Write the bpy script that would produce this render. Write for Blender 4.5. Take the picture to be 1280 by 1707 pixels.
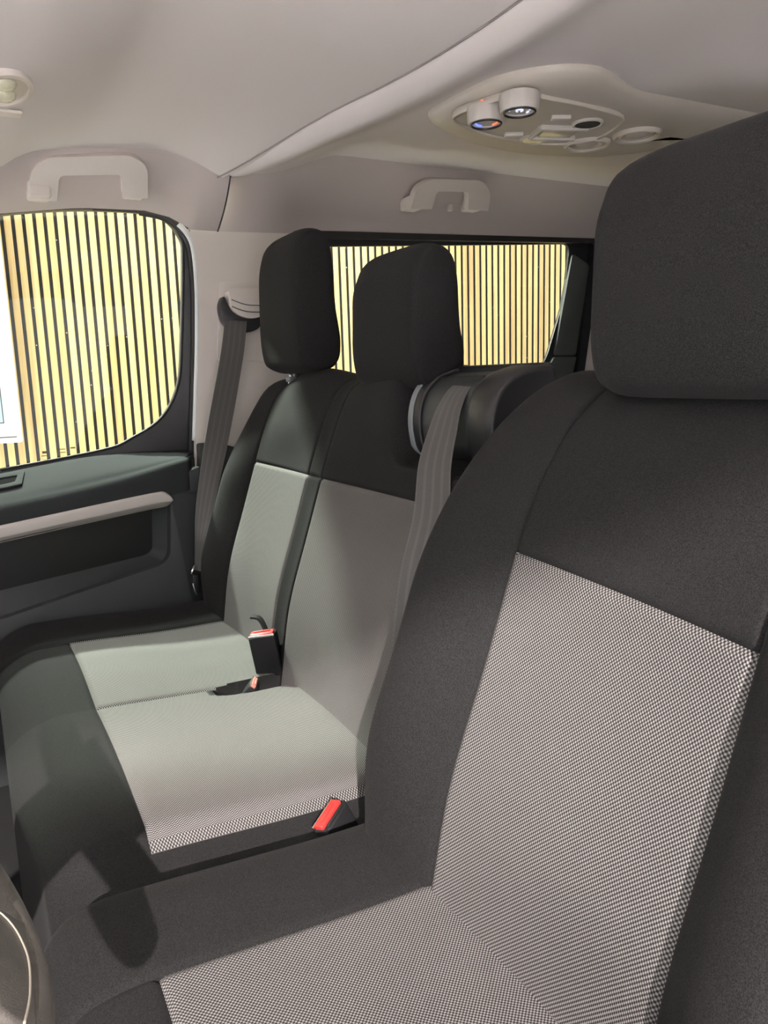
import bpy, bmesh, math, random
from mathutils import Vector, Matrix, noise
from mathutils.geometry import tessellate_polygon
random.seed(4)
SC = bpy.context.scene
COL = SC.collection
for _o in list(bpy.data.objects):
    bpy.data.objects.remove(_o)

# ---------------------------------------------------------------- camera
# X = across the van towards the passenger side, Y = towards the bonnet, Z = up; van floor at z = 0
cd = bpy.data.cameras.new('camera')
cd.sensor_fit = 'VERTICAL'
cd.sensor_height = 34.6
cd.lens = 34.6 * 1282.0 / 1707.0
cd.clip_start = 0.02
cam = bpy.data.objects.new('camera', cd)
COL.objects.link(cam)
right = Vector((-0.47454715, -0.87972136, -0.02992191))
down = Vector((-0.1395405, 0.10874862, -0.98422669))
fwd = Vector((0.86909922, -0.46288666, -0.17436311))
m = Matrix.Identity(4)
for i in range(3):
    m[i][0] = right[i]; m[i][1] = -down[i]; m[i][2] = -fwd[i]
m[0][3], m[1][3], m[2][3] = 0.0, 0.0, 1.0
cam.matrix_world = m
SC.camera = cam

# ---------------------------------------------------------------- world, lamps, exposure
w = bpy.data.worlds.new('showroom_light'); SC.world = w; w.use_nodes = True
bg = w.node_tree.nodes['Background']
bg.inputs['Color'].default_value = (0.96, 0.94, 0.95, 1)
bg.inputs['Strength'].default_value = 1.9
SC.view_settings.view_transform = 'Standard'
SC.view_settings.look = 'None'
SC.view_settings.gamma = 1.0
SC.view_settings.use_curve_mapping = False
SC.view_settings.exposure = 0.13


def lamp(name, loc, target, size, power, color, spread=180, shape='DISK', sy=None):
    l = bpy.data.lights.new(name, 'AREA')
    l.energy = power; l.color = color; l.shape = shape; l.size = size
    if sy: l.size_y = sy
    l.spread = math.radians(spread)
    o = bpy.data.objects.new(name, l); COL.objects.link(o)
    o.location = loc
    o.rotation_euler = (Vector(target) - Vector(loc)).to_track_quat('-Z', 'Y').to_euler()
    return o


# showroom ceiling spots: one between van and slat wall, one ahead of the windscreen, one on the open driver's door side
lamp('showroom_spot_wall', (3.30, -0.16, 2.45), (1.70, -0.50, 0.55), 0.14, 74, (0.90, 1.0, 0.87), 110)
lamp('showroom_spot_wall_high', (2.95, -0.20, 3.15), (1.80, -0.40, 0.45), 0.16, 9, (0.92, 1.0, 0.88), 56)
lamp('showroom_wall_washer', (2.75, -1.3, 3.3), (3.6, -1.4, 1.1), 0.3, 80, (1.0, 0.94, 0.74), 64, 'RECTANGLE', 5.0)
lamp('showroom_spot_front', (0.9, 3.6, 2.9), (1.0, -0.4, 0.6), 0.3, 60, (1.0, 0.94, 0.90))
# far driver-side spot, its upper light cut off by an added slab
lamp('showroom_spot_hall', (-5.95, 2.35, 4.27), (0.9, -0.5, 0.6), 0.08, 200, (1.0, 0.90, 0.87), 60)
lamp('bounce_fill_side', (-2.3, 0.0, 3.4), (-2.3, 0.0, 0.0), 1.6, 1050, (1.0, 0.95, 0.95), 70, 'RECTANGLE', 3.0)  # added fill: lights the floor so its bounce brightens the headliner
lamp('bounce_fill_front', (1.1, 4.2, 3.4), (1.1, 4.2, 0.0), 3.0, 1050, (1.0, 0.95, 0.95), 70, 'RECTANGLE', 1.6)  # added fill as well, bouncing off the floor ahead of the windscreen


# ================================================================ materials
def mat(name, col, rough=0.6, metal=0.0, var=0.0, vscale=40.0, bump=0.0, bscale=600.0, sheen=0.0, spec=0.5, coat=0.0):
    M = bpy.data.materials.new(name); M.use_nodes = True
    nt = M.node_tree; N = nt.nodes; L = nt.links
    b = N['Principled BSDF']
    b.inputs['Base Color'].default_value = (*col, 1)
    b.inputs['Roughness'].default_value = rough
    b.inputs['Metallic'].default_value = metal
    b.inputs['Specular IOR Level'].default_value = spec
    b.inputs['Coat Weight'].default_value = coat
    if sheen:
        b.inputs['Sheen Weight'].default_value = sheen
        b.inputs['Sheen Roughness'].default_value = 0.6
    tc = N.new('ShaderNodeTexCoord')
    if var:
        nz = N.new('ShaderNodeTexNoise'); nz.inputs['Scale'].default_value = vscale; nz.inputs['Detail'].default_value = 3
        L.new(tc.outputs['Object'], nz.inputs['Vector'])
        mx = N.new('ShaderNodeMix'); mx.data_type = 'RGBA'
        mx.inputs['A'].default_value = (*[max(0, c * (1 - var)) for c in col], 1)
        mx.inputs['B'].default_value = (*[min(1, c * (1 + var)) for c in col], 1)
        L.new(nz.outputs['Fac'], mx.inputs['Factor'])
        L.new(mx.outputs['Result'], b.inputs['Base Color'])
    if bump:
        nb = N.new('ShaderNodeTexNoise'); nb.inputs['Scale'].default_value = bscale; nb.inputs['Detail'].default_value = 2
        L.new(tc.outputs['Object'], nb.inputs['Vector'])
        bp = N.new('ShaderNodeBump'); bp.inputs['Strength'].default_value = bump; bp.inputs['Distance'].default_value = 0.001
        L.new(nb.outputs['Fac'], bp.inputs['Height'])
        L.new(bp.outputs['Normal'], b.inputs['Normal'])
    return M


def fabric_mat():
    # smooth charcoal knit with a fine pale fleck
    M = bpy.data.materials.new('charcoal_fabric'); M.use_nodes = True
    nt = M.node_tree; N = nt.nodes; L = nt.links; b = N['Principled BSDF']
    b.inputs['Roughness'].default_value = 0.85
    b.inputs['Specular IOR Level'].default_value = 0.10
    b.inputs['Sheen Weight'].default_value = 0.02
    b.inputs['Sheen Roughness'].default_value = 0.5
    tc = N.new('ShaderNodeTexCoord')
    n1 = N.new('ShaderNodeTexNoise'); n1.inputs['Scale'].default_value = 900; n1.inputs['Detail'].default_value = 2
    L.new(tc.outputs['Object'], n1.inputs['Vector'])
    r = N.new('ShaderNodeValToRGB')
    r.color_ramp.elements[0].position = 0.35; r.color_ramp.elements[0].color = (0.0066, 0.0065, 0.0068, 1)
    r.color_ramp.elements[1].position = 0.72; r.color_ramp.elements[1].color = (0.0245, 0.0237, 0.0233, 1)
    L.new(n1.outputs['Fac'], r.inputs['Fac'])
    L.new(r.outputs['Color'], b.inputs['Base Color'])
    bp = N.new('ShaderNodeBump'); bp.inputs['Strength'].default_value = 0.25; bp.inputs['Distance'].default_value = 0.0006
    L.new(n1.outputs['Fac'], bp.inputs['Height']); L.new(bp.outputs['Normal'], b.inputs['Normal'])
    return M


def weave_mat():
    # pale dots in a staggered lattice on dark ground, laid out in metres over the seat
    M = bpy.data.materials.new('dotted_weave'); M.use_nodes = True
    nt = M.node_tree; N = nt.nodes; L = nt.links; b = N['Principled BSDF']
    b.inputs['Roughness'].default_value = 0.75
    b.inputs['Specular IOR Level'].default_value = 0.3
    uv = N.new('ShaderNodeUVMap'); uv.uv_map = 'UVMap'
    sp = N.new('ShaderNodeSeparateXYZ'); L.new(uv.outputs['UV'], sp.inputs['Vector'])

    def cosn(out, pitch):
        a = N.new('ShaderNodeMath'); a.operation = 'MULTIPLY'; a.inputs[1].default_value = 2 * math.pi / pitch
        L.new(out, a.inputs[0])
        c = N.new('ShaderNodeMath'); c.operation = 'COSINE'; L.new(a.outputs[0], c.inputs[0])
        return c.outputs[0]
    p = N.new('ShaderNodeMath'); p.operation = 'MULTIPLY'
    L.new(cosn(sp.outputs['X'], 0.0042), p.inputs[0]); L.new(cosn(sp.outputs['Y'], 0.0044), p.inputs[1])
    r = N.new('ShaderNodeValToRGB')
    e = r.color_ramp.elements
    e[0].position = 0.0; e[0].color = (0.016, 0.0152, 0.0148, 1)
    e[1].position = 0.30; e[1].color = (0.045, 0.0428, 0.0415, 1)
    x = e.new(0.75); x.color = (0.25, 0.238, 0.228, 1)
    mp = N.new('ShaderNodeMapRange'); mp.inputs['From Min'].default_value = -0.6; mp.inputs['From Max'].default_value = 1.0
    L.new(p.outputs[0], mp.inputs['Value']); L.new(mp.outputs['Result'], r.inputs['Fac'])
    L.new(r.outputs['Color'], b.inputs['Base Color'])
    bp = N.new('ShaderNodeBump'); bp.inputs['Strength'].default_value = 0.35; bp.inputs['Distance'].default_value = 0.0006
    L.new(p.outputs[0], bp.inputs['Height']); L.new(bp.outputs['Normal'], b.inputs['Normal'])
    return M


def glass_mat(name, tint=(0.97, 0.98, 0.97), refl=0.06):
    M = bpy.data.materials.new(name); M.use_nodes = True
    nt = M.node_tree; N = nt.nodes; L = nt.links
    N.remove(N['Principled BSDF']); out = N['Material Output']
    t = N.new('ShaderNodeBsdfTransparent'); t.inputs['Color'].default_value = (*tint, 1)
    g = N.new('ShaderNodeBsdfGlossy'); g.inputs['Roughness'].default_value = 0.02
    lw = N.new('ShaderNodeLayerWeight'); lw.inputs['Blend'].default_value = 0.5
    pw_ = N.new('ShaderNodeMath'); pw_.operation = 'POWER'; pw_.inputs[1].default_value = 5.0
    L.new(lw.outputs['Facing'], pw_.inputs[0])
    f = N.new('ShaderNodeMath'); f.operation = 'MULTIPLY_ADD'; f.inputs[1].default_value = 0.6; f.inputs[2].default_value = 0.025
    L.new(pw_.outputs[0], f.inputs[0])
    mx = N.new('ShaderNodeMixShader')
    L.new(f.outputs[0], mx.inputs[0]); L.new(t.outputs[0], mx.inputs[1]); L.new(g.outputs[0], mx.inputs[2])
    L.new(mx.outputs[0], out.inputs['Surface'])
    return M


def wood_mat():
    # pale ash veneer; every slat a slightly different board
    M = bpy.data.materials.new('pale_slat_wood'); M.use_nodes = True
    nt = M.node_tree; N = nt.nodes; L = nt.links; b = N['Principled BSDF']
    b.inputs['Roughness'].default_value = 0.55
    oi = N.new('ShaderNodeObjectInfo'); tc = N.new('ShaderNodeTexCoord')
    mp = N.new('ShaderNodeMapping'); mp.inputs['Scale'].default_value = (30, 60, 2.2)
    ad = N.new('ShaderNodeVectorMath'); ad.operation = 'ADD'
    cx = N.new('ShaderNodeCombineXYZ')
    ml = N.new('ShaderNodeMath'); ml.operation = 'MULTIPLY'; ml.inputs[1].default_value = 31.0
    L.new(oi.outputs['Random'], ml.inputs[0]); L.new(ml.outputs[0], cx.inputs['Z']); L.new(ml.outputs[0], cx.inputs['X'])
    L.new(tc.outputs['Object'], ad.inputs[0]); L.new(cx.outputs[0], ad.inputs[1])
    L.new(ad.outputs[0], mp.inputs['Vector'])
    nz = N.new('ShaderNodeTexNoise'); nz.inputs['Scale'].default_value = 1.0; nz.inputs['Detail'].default_value = 4; nz.inputs['Distortion'].default_value = 0.6
    L.new(mp.outputs[0], nz.inputs['Vector'])
    r = N.new('ShaderNodeValToRGB')
    r.color_ramp.elements[0].position = 0.3; r.color_ramp.elements[0].color = (0.66, 0.50, 0.24, 1)
    r.color_ramp.elements[1].position = 0.62; r.color_ramp.elements[1].color = (0.84, 0.72, 0.33, 1)
    L.new(nz.outputs['Fac'], r.inputs['Fac'])
    mx = N.new('ShaderNodeMix'); mx.data_type = 'RGBA'; mx.blend_type = 'MULTIPLY'; mx.inputs['Factor'].default_value = 1.0
    r2 = N.new('ShaderNodeValToRGB')
    r2.color_ramp.elements[0].color = (0.86, 0.78, 0.74, 1); r2.color_ramp.elements[1].color = (1, 1, 0.98, 1)
    r2.color_ramp.elements[1].position = 0.7
    L.new(oi.outputs['Random'], r2.inputs['Fac'])
    L.new(r.outputs['Color'], mx.inputs['A']); L.new(r2.outputs['Color'], mx.inputs['B'])
    L.new(mx.outputs['Result'], b.inputs['Base Color'])
    return M


def felt_mat():
    M = bpy.data.materials.new('black_felt'); M.use_nodes = True
    nt = M.node_tree; N = nt.nodes; L = nt.links; b = N['Principled BSDF']
    b.inputs['Roughness'].default_value = 0.95
    tc = N.new('ShaderNodeTexCoord')
    v = N.new('ShaderNodeTexVoronoi'); v.inputs['Scale'].default_value = 22
    L.new(tc.outputs['Object'], v.inputs['Vector'])
    r = N.new('ShaderNodeValToRGB')
    r.color_ramp.elements[0].position = 0.05; r.color_ramp.elements[0].color = (0.5, 0.5, 0.46, 1)
    r.color_ramp.elements[1].position = 0.07; r.color_ramp.elements[1].color = (0.010, 0.010, 0.0095, 1)
    L.new(v.outputs['Distance'], r.inputs['Fac']); L.new(r.outputs['Color'], b.inputs['Base Color'])
    return M


def webbing_mat():
    M = bpy.data.materials.new('belt_webbing'); M.use_nodes = True
    nt = M.node_tree; N = nt.nodes; L = nt.links; b = N['Principled BSDF']
    b.inputs['Roughness'].default_value = 0.5; b.inputs['Sheen Weight'].default_value = 0.15
    uv = N.new('ShaderNodeUVMap'); uv.uv_map = 'UVMap'
    sp = N.new('ShaderNodeSeparateXYZ'); L.new(uv.outputs['UV'], sp.inputs['Vector'])
    a = N.new('ShaderNodeMath'); a.operation = 'MULTIPLY'; a.inputs[1].default_value = 2 * math.pi * 4; L.new(sp.outputs['X'], a.inputs[0])
    c = N.new('ShaderNodeMath'); c.operation = 'COSINE'; L.new(a.outputs[0], c.inputs[0])
    r = N.new('ShaderNodeValToRGB')
    r.color_ramp.elements[0].position = 0.3; r.color_ramp.elements[0].color = (0.060, 0.058, 0.055, 1)
    r.color_ramp.elements[1].position = 0.75; r.color_ramp.elements[1].color = (0.082, 0.079, 0.075, 1)
    L.new(c.outputs[0], r.inputs['Fac']); L.new(r.outputs['Color'], b.inputs['Base Color'])
    a2 = N.new('ShaderNodeMath'); a2.operation = 'MULTIPLY'; a2.inputs[1].default_value = 2 * math.pi / 0.0022; L.new(sp.outputs['Y'], a2.inputs[0])
    c2 = N.new('ShaderNodeMath'); c2.operation = 'COSINE'; L.new(a2.outputs[0], c2.inputs[0])
    bp = N.new('ShaderNodeBump'); bp.inputs['Strength'].default_value = 0.2; bp.inputs['Distance'].default_value = 0.0005
    L.new(c2.outputs[0], bp.inputs['Height']); L.new(bp.outputs['Normal'], b.inputs['Normal'])
    return M


def emit_mat(name, col, s):
    M = bpy.data.materials.new(name); M.use_nodes = True
    b = M.node_tree.nodes['Principled BSDF']
    b.inputs['Base Color'].default_value = (*col, 1)
    b.inputs['Emission Color'].default_value = (*col, 1); b.inputs['Emission Strength'].default_value = s
    return M


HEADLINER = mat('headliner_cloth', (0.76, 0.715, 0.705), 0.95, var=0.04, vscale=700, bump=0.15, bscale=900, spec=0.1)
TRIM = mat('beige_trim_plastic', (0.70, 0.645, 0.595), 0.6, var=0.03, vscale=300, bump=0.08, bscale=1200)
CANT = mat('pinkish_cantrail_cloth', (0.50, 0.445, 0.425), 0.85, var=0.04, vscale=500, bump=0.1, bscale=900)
CONSOLE = mat('console_plastic', (0.56, 0.52, 0.46), 0.5, var=0.02, vscale=300)
KNOB = mat('knob_plastic', (0.60, 0.57, 0.53), 0.42, var=0.03, vscale=200)
FABRIC = fabric_mat()
WEAVE = weave_mat()
BLACK = mat('black_plastic', (0.012, 0.012, 0.013), 0.42, var=0.1, vscale=300, bump=0.06)
DARK = mat('dark_grey_plastic', (0.030, 0.033, 0.034), 0.55, var=0.15, vscale=500, bump=0.2, bscale=900)
DOORGREY = mat('door_grey_plastic', (0.046, 0.051, 0.053), 0.55, var=0.15, vscale=500, bump=0.25, bscale=900)
LEDGE = mat('soft_ledge_plastic', (0.030, 0.033, 0.034), 0.9, var=0.3, vscale=700, bump=0.2, bscale=900, spec=0.08)
GREY = mat('mid_grey_plastic', (0.20, 0.22, 0.23), 0.45, var=0.05)
REVEAL = mat('grey_green_trim', (0.055, 0.062, 0.060), 0.5, var=0.06)
SILVER = mat('satin_silver', (0.56, 0.52, 0.49), 0.45, var=0.02)
CHROME = mat('bright_metal', (0.75, 0.76, 0.76), 0.22, metal=1.0, var=0.02)
SEAMGREY = mat('seam_grey', (0.26, 0.24, 0.23), 0.8, var=0.05)
SEAL = mat('rubber_seal', (0.010, 0.010, 0.010), 0.6, var=0.1)
SEAL2 = mat('matt_black_well', (0.008, 0.008, 0.008), 0.95, var=0.1, spec=0.02)
PAINT = mat('white_body_paint', (0.72, 0.74, 0.74), 0.25, var=0.01, coat=0.5)
RED = mat('red_button', (0.75, 0.035, 0.03), 0.35, var=0.05)
PINK = mat('faded_red_button', (0.60, 0.24, 0.19), 0.4, var=0.05)
LINE = mat('dull_beige_line', (0.30, 0.27, 0.22), 0.6, var=0.05)
BUCKLE = mat('buckle_black', (0.012, 0.012, 0.013), 0.62, var=0.1, spec=0.25)
RUBBER = mat('floor_rubber', (0.016, 0.016, 0.017), 0.8, var=0.2, bump=0.3, bscale=300)
LEATHER = mat('steering_leather', (0.075, 0.068, 0.060), 0.42, var=0.25, vscale=60, bump=0.3, bscale=500)
GLASS = glass_mat('window_glass')
TINTED = glass_mat('dimming_glass', (0.35, 0.36, 0.36))  # tint set to dim the light through the added rear window
WOOD = wood_mat(); FELT = felt_mat(); WEB = webbing_mat()
LAMPGLASS = mat('lamp_lens', (0.70, 0.68, 0.52), 0.15, var=0.1, vscale=200, coat=0.5)
CONCRETE = mat('showroom_tile', (0.74, 0.72, 0.71), 0.35, var=0.06, vscale=4)
BOARD = mat('white_board', (0.88, 0.88, 0.86), 0.4, var=0.01)
BLUE = mat('pale_blue_print', (0.42, 0.66, 0.78), 0.4, var=0.02)


# ================================================================ mesh helpers
def obj_from(name, verts, faces, material, parent=None, smooth=True, uv=None, kind=None):
    me = bpy.data.meshes.new(name)
    me.from_pydata([tuple(v) for v in verts], [], faces)
    me.validate()
    if smooth:
        me.polygons.foreach_set('use_smooth', [True] * len(me.polygons))
    if uv:
        ul = me.uv_layers.new(name='UVMap')
        for lo in me.loops:
            ul.data[lo.index].uv = uv[lo.vertex_index]
    me.materials.append(material)
    bm = bmesh.new(); bm.from_mesh(me); bmesh.ops.recalc_face_normals(bm, faces=bm.faces[:]); bm.to_mesh(me); bm.free()
    o = bpy.data.objects.new(name, me); COL.objects.link(o)
    if parent:
        o.parent = parent
        o.matrix_parent_inverse = parent.matrix_world.inverted()
    if kind: o['kind'] = kind
    return o


def thing(name, label, cat, loc=(0, 0, 0), group=None):
    o = bpy.data.objects.new(name, None); COL.objects.link(o)
    o.empty_display_size = 0.05
    o.location = loc
    o.matrix_world = Matrix.Translation(loc)
    o['label'] = label; o['category'] = cat
    if group: o['group'] = group
    return o


def tag(o, label, cat, kind=None, group=None):
    o['label'] = label; o['category'] = cat
    if kind: o['kind'] = kind
    if group: o['group'] = group
    return o


def bevel(o, wdt, seg=3, ang=35):
    md = o.modifiers.new('bevel', 'BEVEL'); md.width = wdt; md.segments = seg
    md.limit_method = 'ANGLE'; md.angle_limit = math.radians(ang); md.harden_normals = False
    sharp(o)
    return o


def sharp(o, ang=50):
    o.data.polygons.foreach_set('use_smooth', [True] * len(o.data.polygons))
    md = o.modifiers.new('edges', 'EDGE_SPLIT'); md.split_angle = math.radians(ang)


def lerp(a, b, t): return a + (b - a) * t


def sstep(t):
    t = max(0.0, min(1.0, t)); return t * t * (3 - 2 * t)


def interp(pts, x):
    if x <= pts[0][0]: return pts[0][1]
    for (a, b), (c, d) in zip(pts, pts[1:]):
        if x <= c: return b + (d - b) * (x - a) / (c - a)
    return pts[-1][1]


def smooth_interp(pts, x):
    # monotone-ish cubic through the points
    n = len(pts)
    if x <= pts[0][0]:
        s = (pts[1][1] - pts[0][1]) / (pts[1][0] - pts[0][0]); return pts[0][1] + s * (x - pts[0][0])
    if x >= pts[-1][0]:
        s = (pts[-1][1] - pts[-2][1]) / (pts[-1][0] - pts[-2][0]); return pts[-1][1] + s * (x - pts[-1][0])
    for i in range(n - 1):
        if x <= pts[i + 1][0]: break

    def slope(j):
        a = max(0, j - 1); b = min(n - 1, j + 1)
        return (pts[b][1] - pts[a][1]) / (pts[b][0] - pts[a][0])
    h = pts[i + 1][0] - pts[i][0]; t = (x - pts[i][0]) / h
    return ((2 * t ** 3 - 3 * t * t + 1) * pts[i][1] + (t ** 3 - 2 * t * t + t) * h * slope(i)
            + (-2 * t ** 3 + 3 * t * t) * pts[i + 1][1] + (t ** 3 - t * t) * h * slope(i + 1))


def catmull(pts, n=8, closed=False):
    P = [Vector(p) for p in pts]; out = []; m_ = len(P)
    rng = range(m_) if closed else range(m_ - 1)
    for i in rng:
        if closed: a, b, c, d = P[i - 1], P[i], P[(i + 1) % m_], P[(i + 2) % m_]
        else: a, b, c, d = P[max(0, i - 1)], P[i], P[i + 1], P[min(m_ - 1, i + 2)]
        for k in range(n):
            t = k / n
            out.append(0.5 * ((2 * b) + (c - a) * t + (2 * a - 5 * b + 4 * c - d) * t * t + (3 * b - a - 3 * c + d) * t ** 3))
    if not closed: out.append(P[-1])
    return out


def round_poly(pts, r, seg=6):
    # rounded 2D polygon; r a number or one radius per corner
    out = []; n = len(pts)
    for i in range(n):
        p = Vector(pts[i]); a = Vector(pts[i - 1]); b = Vector(pts[(i + 1) % n])
        rr = r[i] if isinstance(r, (list, tuple)) else r
        if rr <= 0: out.append(p); continue
        u = (a - p); v = (b - p); lu, lv = u.length, v.length
        u.normalize(); v.normalize()
        k = min(rr, lu * 0.45, lv * 0.45)
        for s in range(seg + 1):
            t = s / seg
            q0 = p + u * k * (1 - t); q1 = p + v * k * t
            out.append(q0.lerp(q1, t))
    return out


def plate(name, outer, holes, fn, thick, material, parent=None, bev=0.0, kind=None, seg=2):
    """flat slab with holes: 2D outline, fn(a, b, depth) -> world point, depth from 0 to thick"""
    loops = [[Vector((p[0], p[1], 0)) for p in outer]] + [[Vector((p[0], p[1], 0)) for p in h] for h in holes]
    tris = tessellate_polygon(loops)
    flat = [p for lp in loops for p in lp]; n = len(flat)
    V = [fn(p.x, p.y, 0.0) for p in flat] + [fn(p.x, p.y, thick) for p in flat]
    F = [tuple(t) for t in tris] + [tuple(i + n for i in reversed(t)) for t in tris]
    s = 0
    for lp in loops:
        k = len(lp)
        for i in range(k):
            a = s + i; b = s + (i + 1) % k
            F.append((a, b, b + n, a + n))
        s += k
    o = obj_from(name, V, F, material, parent, smooth=False, kind=kind)
    if bev: bevel(o, bev, seg)
    else: sharp(o, 40)
    return o


def grid(name, fn, us, vs, material, parent=None, thick=0.0, uv=False, kind=None):
    V = [fn(u, v) for v in vs for u in us]; nu = len(us)
    F = [(j * nu + i, j * nu + i + 1, (j + 1) * nu + i + 1, (j + 1) * nu + i) for j in range(len(vs) - 1) for i in range(nu - 1)]
    o = obj_from(name, V, F, material, parent, kind=kind, uv=[(u, v) for v in vs for u in us] if uv else None)
    if thick:
        md = o.modifiers.new('shell', 'SOLIDIFY'); md.thickness = thick; md.offset = 0
    return o


def rng(a, b, n): return [a + (b - a) * i / n for i in range(n + 1)]


def stations(lo, hi, step, seams=(), e=0.003):
    s = {round(lo, 5), round(hi, 5)}
    n = max(1, int(round((hi - lo) / step)))
    for i in range(n + 1): s.add(round(lo + (hi - lo) * i / n, 5))
    for q in seams:
        for dlt in (-0.010, -0.0055, -0.0025, 0, 0.0025, 0.0055, 0.010):
            if lo < q + dlt < hi: s.add(round(q + dlt, 5))
    s = sorted(s); out = [s[0]]
    hard = {round(q, 5) for q in seams} | {round(q + d_, 5) for q in seams for d_ in (-0.0025, 0.0025)}
    for v in s[1:]:
        if v - out[-1] < 0.0018:
            if v in hard and out[-1] not in hard: out[-1] = v
            elif v == s[-1]: out[-1] = v
            continue
        out.append(v)
    return out


def soft_box(xs, ys, zs, r, deform, classify, mats, parent, uvfn=None, root=None):
    """box surface on the given stations, edges rounded by r, bent by deform(p), its panels split into separate meshes"""
    lo = Vector((xs[0], ys[0], zs[0])); hi = Vector((xs[-1], ys[-1], zs[-1]))
    key = {}; B = []

    def vid(p):
        k = (round(p[0], 5), round(p[1], 5), round(p[2], 5))
        if k not in key: key[k] = len(B); B.append(Vector(p))
        return key[k]
    faces = []
    for ax, (A, Bx, Cx) in enumerate(((ys, zs, xs), (xs, zs, ys), (xs, ys, zs))):
        for side, c in ((-1, Cx[0]), (1, Cx[-1])):
            for i in range(len(A) - 1):
                for j in range(len(Bx) - 1):
                    q = []
                    for (u, v) in ((A[i], Bx[j]), (A[i + 1], Bx[j]), (A[i + 1], Bx[j + 1]), (A[i], Bx[j + 1])):
                        q.append({0: (c, u, v), 1: (u, c, v), 2: (u, v, c)}[ax])
                    ids = [vid(p) for p in q]
                    cen = Vector((sum(p[0] for p in q) / 4, sum(p[1] for p in q) / 4, sum(p[2] for p in q) / 4))
                    faces.append((ids, classify(cen, ax, side)))
    rr = Vector((r, r, r)) if not isinstance(r, (tuple, list)) else Vector(r)
    W = []
    for p in B:
        q = Vector([min(max(p[i], lo[i] + rr[i]), hi[i] - rr[i]) for i in range(3)])
        dv = Vector([(p[i] - q[i]) / rr[i] for i in range(3)])
        mx = max(abs(c) for c in dv)
        if mx > 1e-6:
            # move the cube cell onto the ball: keep the largest component as radius
            dv2 = dv * (mx / dv.length)
            p2 = Vector([q[i] + dv2[i] * rr[i] for i in range(3)])
        else: p2 = p
        W.append(deform(p2.copy(), p))
    parts = {}
    for ids, c in faces: parts.setdefault(c, []).append(ids)
    res = {}
    for c, fl in sorted(parts.items(), key=lambda kv: (kv[0] != root, str(kv[0]))):
        if c is None: continue
        used = {}; V = []; UV = []; F = []
        for ids in fl:
            f = []
            for i in ids:
                if i not in used:
                    used[i] = len(V); V.append(W[i]); UV.append(uvfn(B[i]) if uvfn else (B[i].x, B[i].y))
                f.append(used[i])
            F.append(f)
        nm, mt = mats[c]
        res[c] = obj_from(nm, V, F, mt, res[root] if root in res else parent, uv=UV)
    return res


def box_part(name, size, loc, material, parent, rot=None, bev=0.004, seg=3):
    sx, sy, sz = [s / 2 for s in size]
    V = [Vector((x, y, z)) for x in (-sx, sx) for y in (-sy, sy) for z in (-sz, sz)]
    R = rot if rot is not None else Matrix.Identity(3)
    V = [R @ v + Vector(loc) for v in V]
    F = [(0, 1, 3, 2), (4, 6, 7, 5), (0, 4, 5, 1), (2, 3, 7, 6), (0, 2, 6, 4), (1, 5, 7, 3)]
    o = obj_from(name, V, F, material, parent, smooth=False)
    if bev: bevel(o, bev, seg)
    return o


def tube(name, path, r, material, parent=None, n=10, closed=False, flat=1.0, kind=None):
    P = [Vector(p) for p in path]; V = []; F = []; k = len(P)
    up = Vector((0.13, 0.21, 0.97))
    prev = None
    for i, p in enumerate(P):
        t = (P[(i + 1) % k] - P[i - 1]) if closed else (P[min(k - 1, i + 1)] - P[max(0, i - 1)])
        t.normalize()
        if prev is None:
            a = t.cross(up)
            if a.length < 1e-3: a = t.cross(Vector((1, 0, 0)))
        else: a = prev - t * prev.dot(t)
        a.normalize(); prev = a; b = t.cross(a)
        ra = r[i] if isinstance(r, (list, tuple)) else r
        for j in range(n):
            an = 2 * math.pi * j / n
            V.append(p + a * math.cos(an) * ra + b * math.sin(an) * ra * flat)
    seg = k if closed else k - 1
    for i in range(seg):
        for j in range(n):
            i2 = (i + 1) % k
            F.append((i * n + j, i * n + (j + 1) % n, i2 * n + (j + 1) % n, i2 * n + j))
    if not closed:
        F.append(tuple(range(n))); F.append(tuple(reversed(range((k - 1) * n, k * n))))
    return obj_from(name, V, F, material, parent, kind=kind)


def ribbon(name, pts, wvecs, thick, material, parent=None, n=10):
    """flat webbing: centre points with a full-width vector at each"""
    C = catmull(pts, n); Wv = catmull(wvecs, n)
    V = []; UV = []; F = []; L = 0.0; cols = 6
    for i, (c, wv) in enumerate(zip(C, Wv)):
        if i: L += (c - C[i - 1]).length
        t = (C[min(len(C) - 1, i + 1)] - C[max(0, i - 1)]).normalized()
        nn = t.cross(wv).normalized() * thick / 2
        for s in (1, -1):
            for j in range(cols + 1):
                f = j / cols
                V.append(c + wv * (f - 0.5) + nn * s); UV.append((f, L))
    k = 2 * (cols + 1)
    for i in range(len(C) - 1):
        a = i * k; b = a + k
        for j in range(cols):
            F.append((a + j, a + j + 1, b + j + 1, b + j))
            F.append((a + cols + 1 + j, b + cols + 1 + j, b + cols + 2 + j, a + cols + 2 + j))
        F.append((a, b, b + cols + 1, a + cols + 1))
        F.append((a + cols, a + 2 * cols + 1, b + 2 * cols + 1, b + cols))
    o = obj_from(name, V, F, material, parent, uv=UV); sharp(o, 60)
    return o


def loft(name, loops, material, parent=None, cap=True, closed_v=False, kind=None):
    V = [Vector(p) for lp in loops for p in lp]; n = len(loops[0]); F = []
    for i in range(len(loops) - 1):
        for j in range(n):
            F.append((i * n + j, i * n + (j + 1) % n, (i + 1) * n + (j + 1) % n, (i + 1) * n + j))
    if cap:
        F.append(tuple(range(n))); F.append(tuple(reversed(range((len(loops) - 1) * n, len(loops) * n))))
    return obj_from(name, V, F, material, parent, kind=kind)


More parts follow.
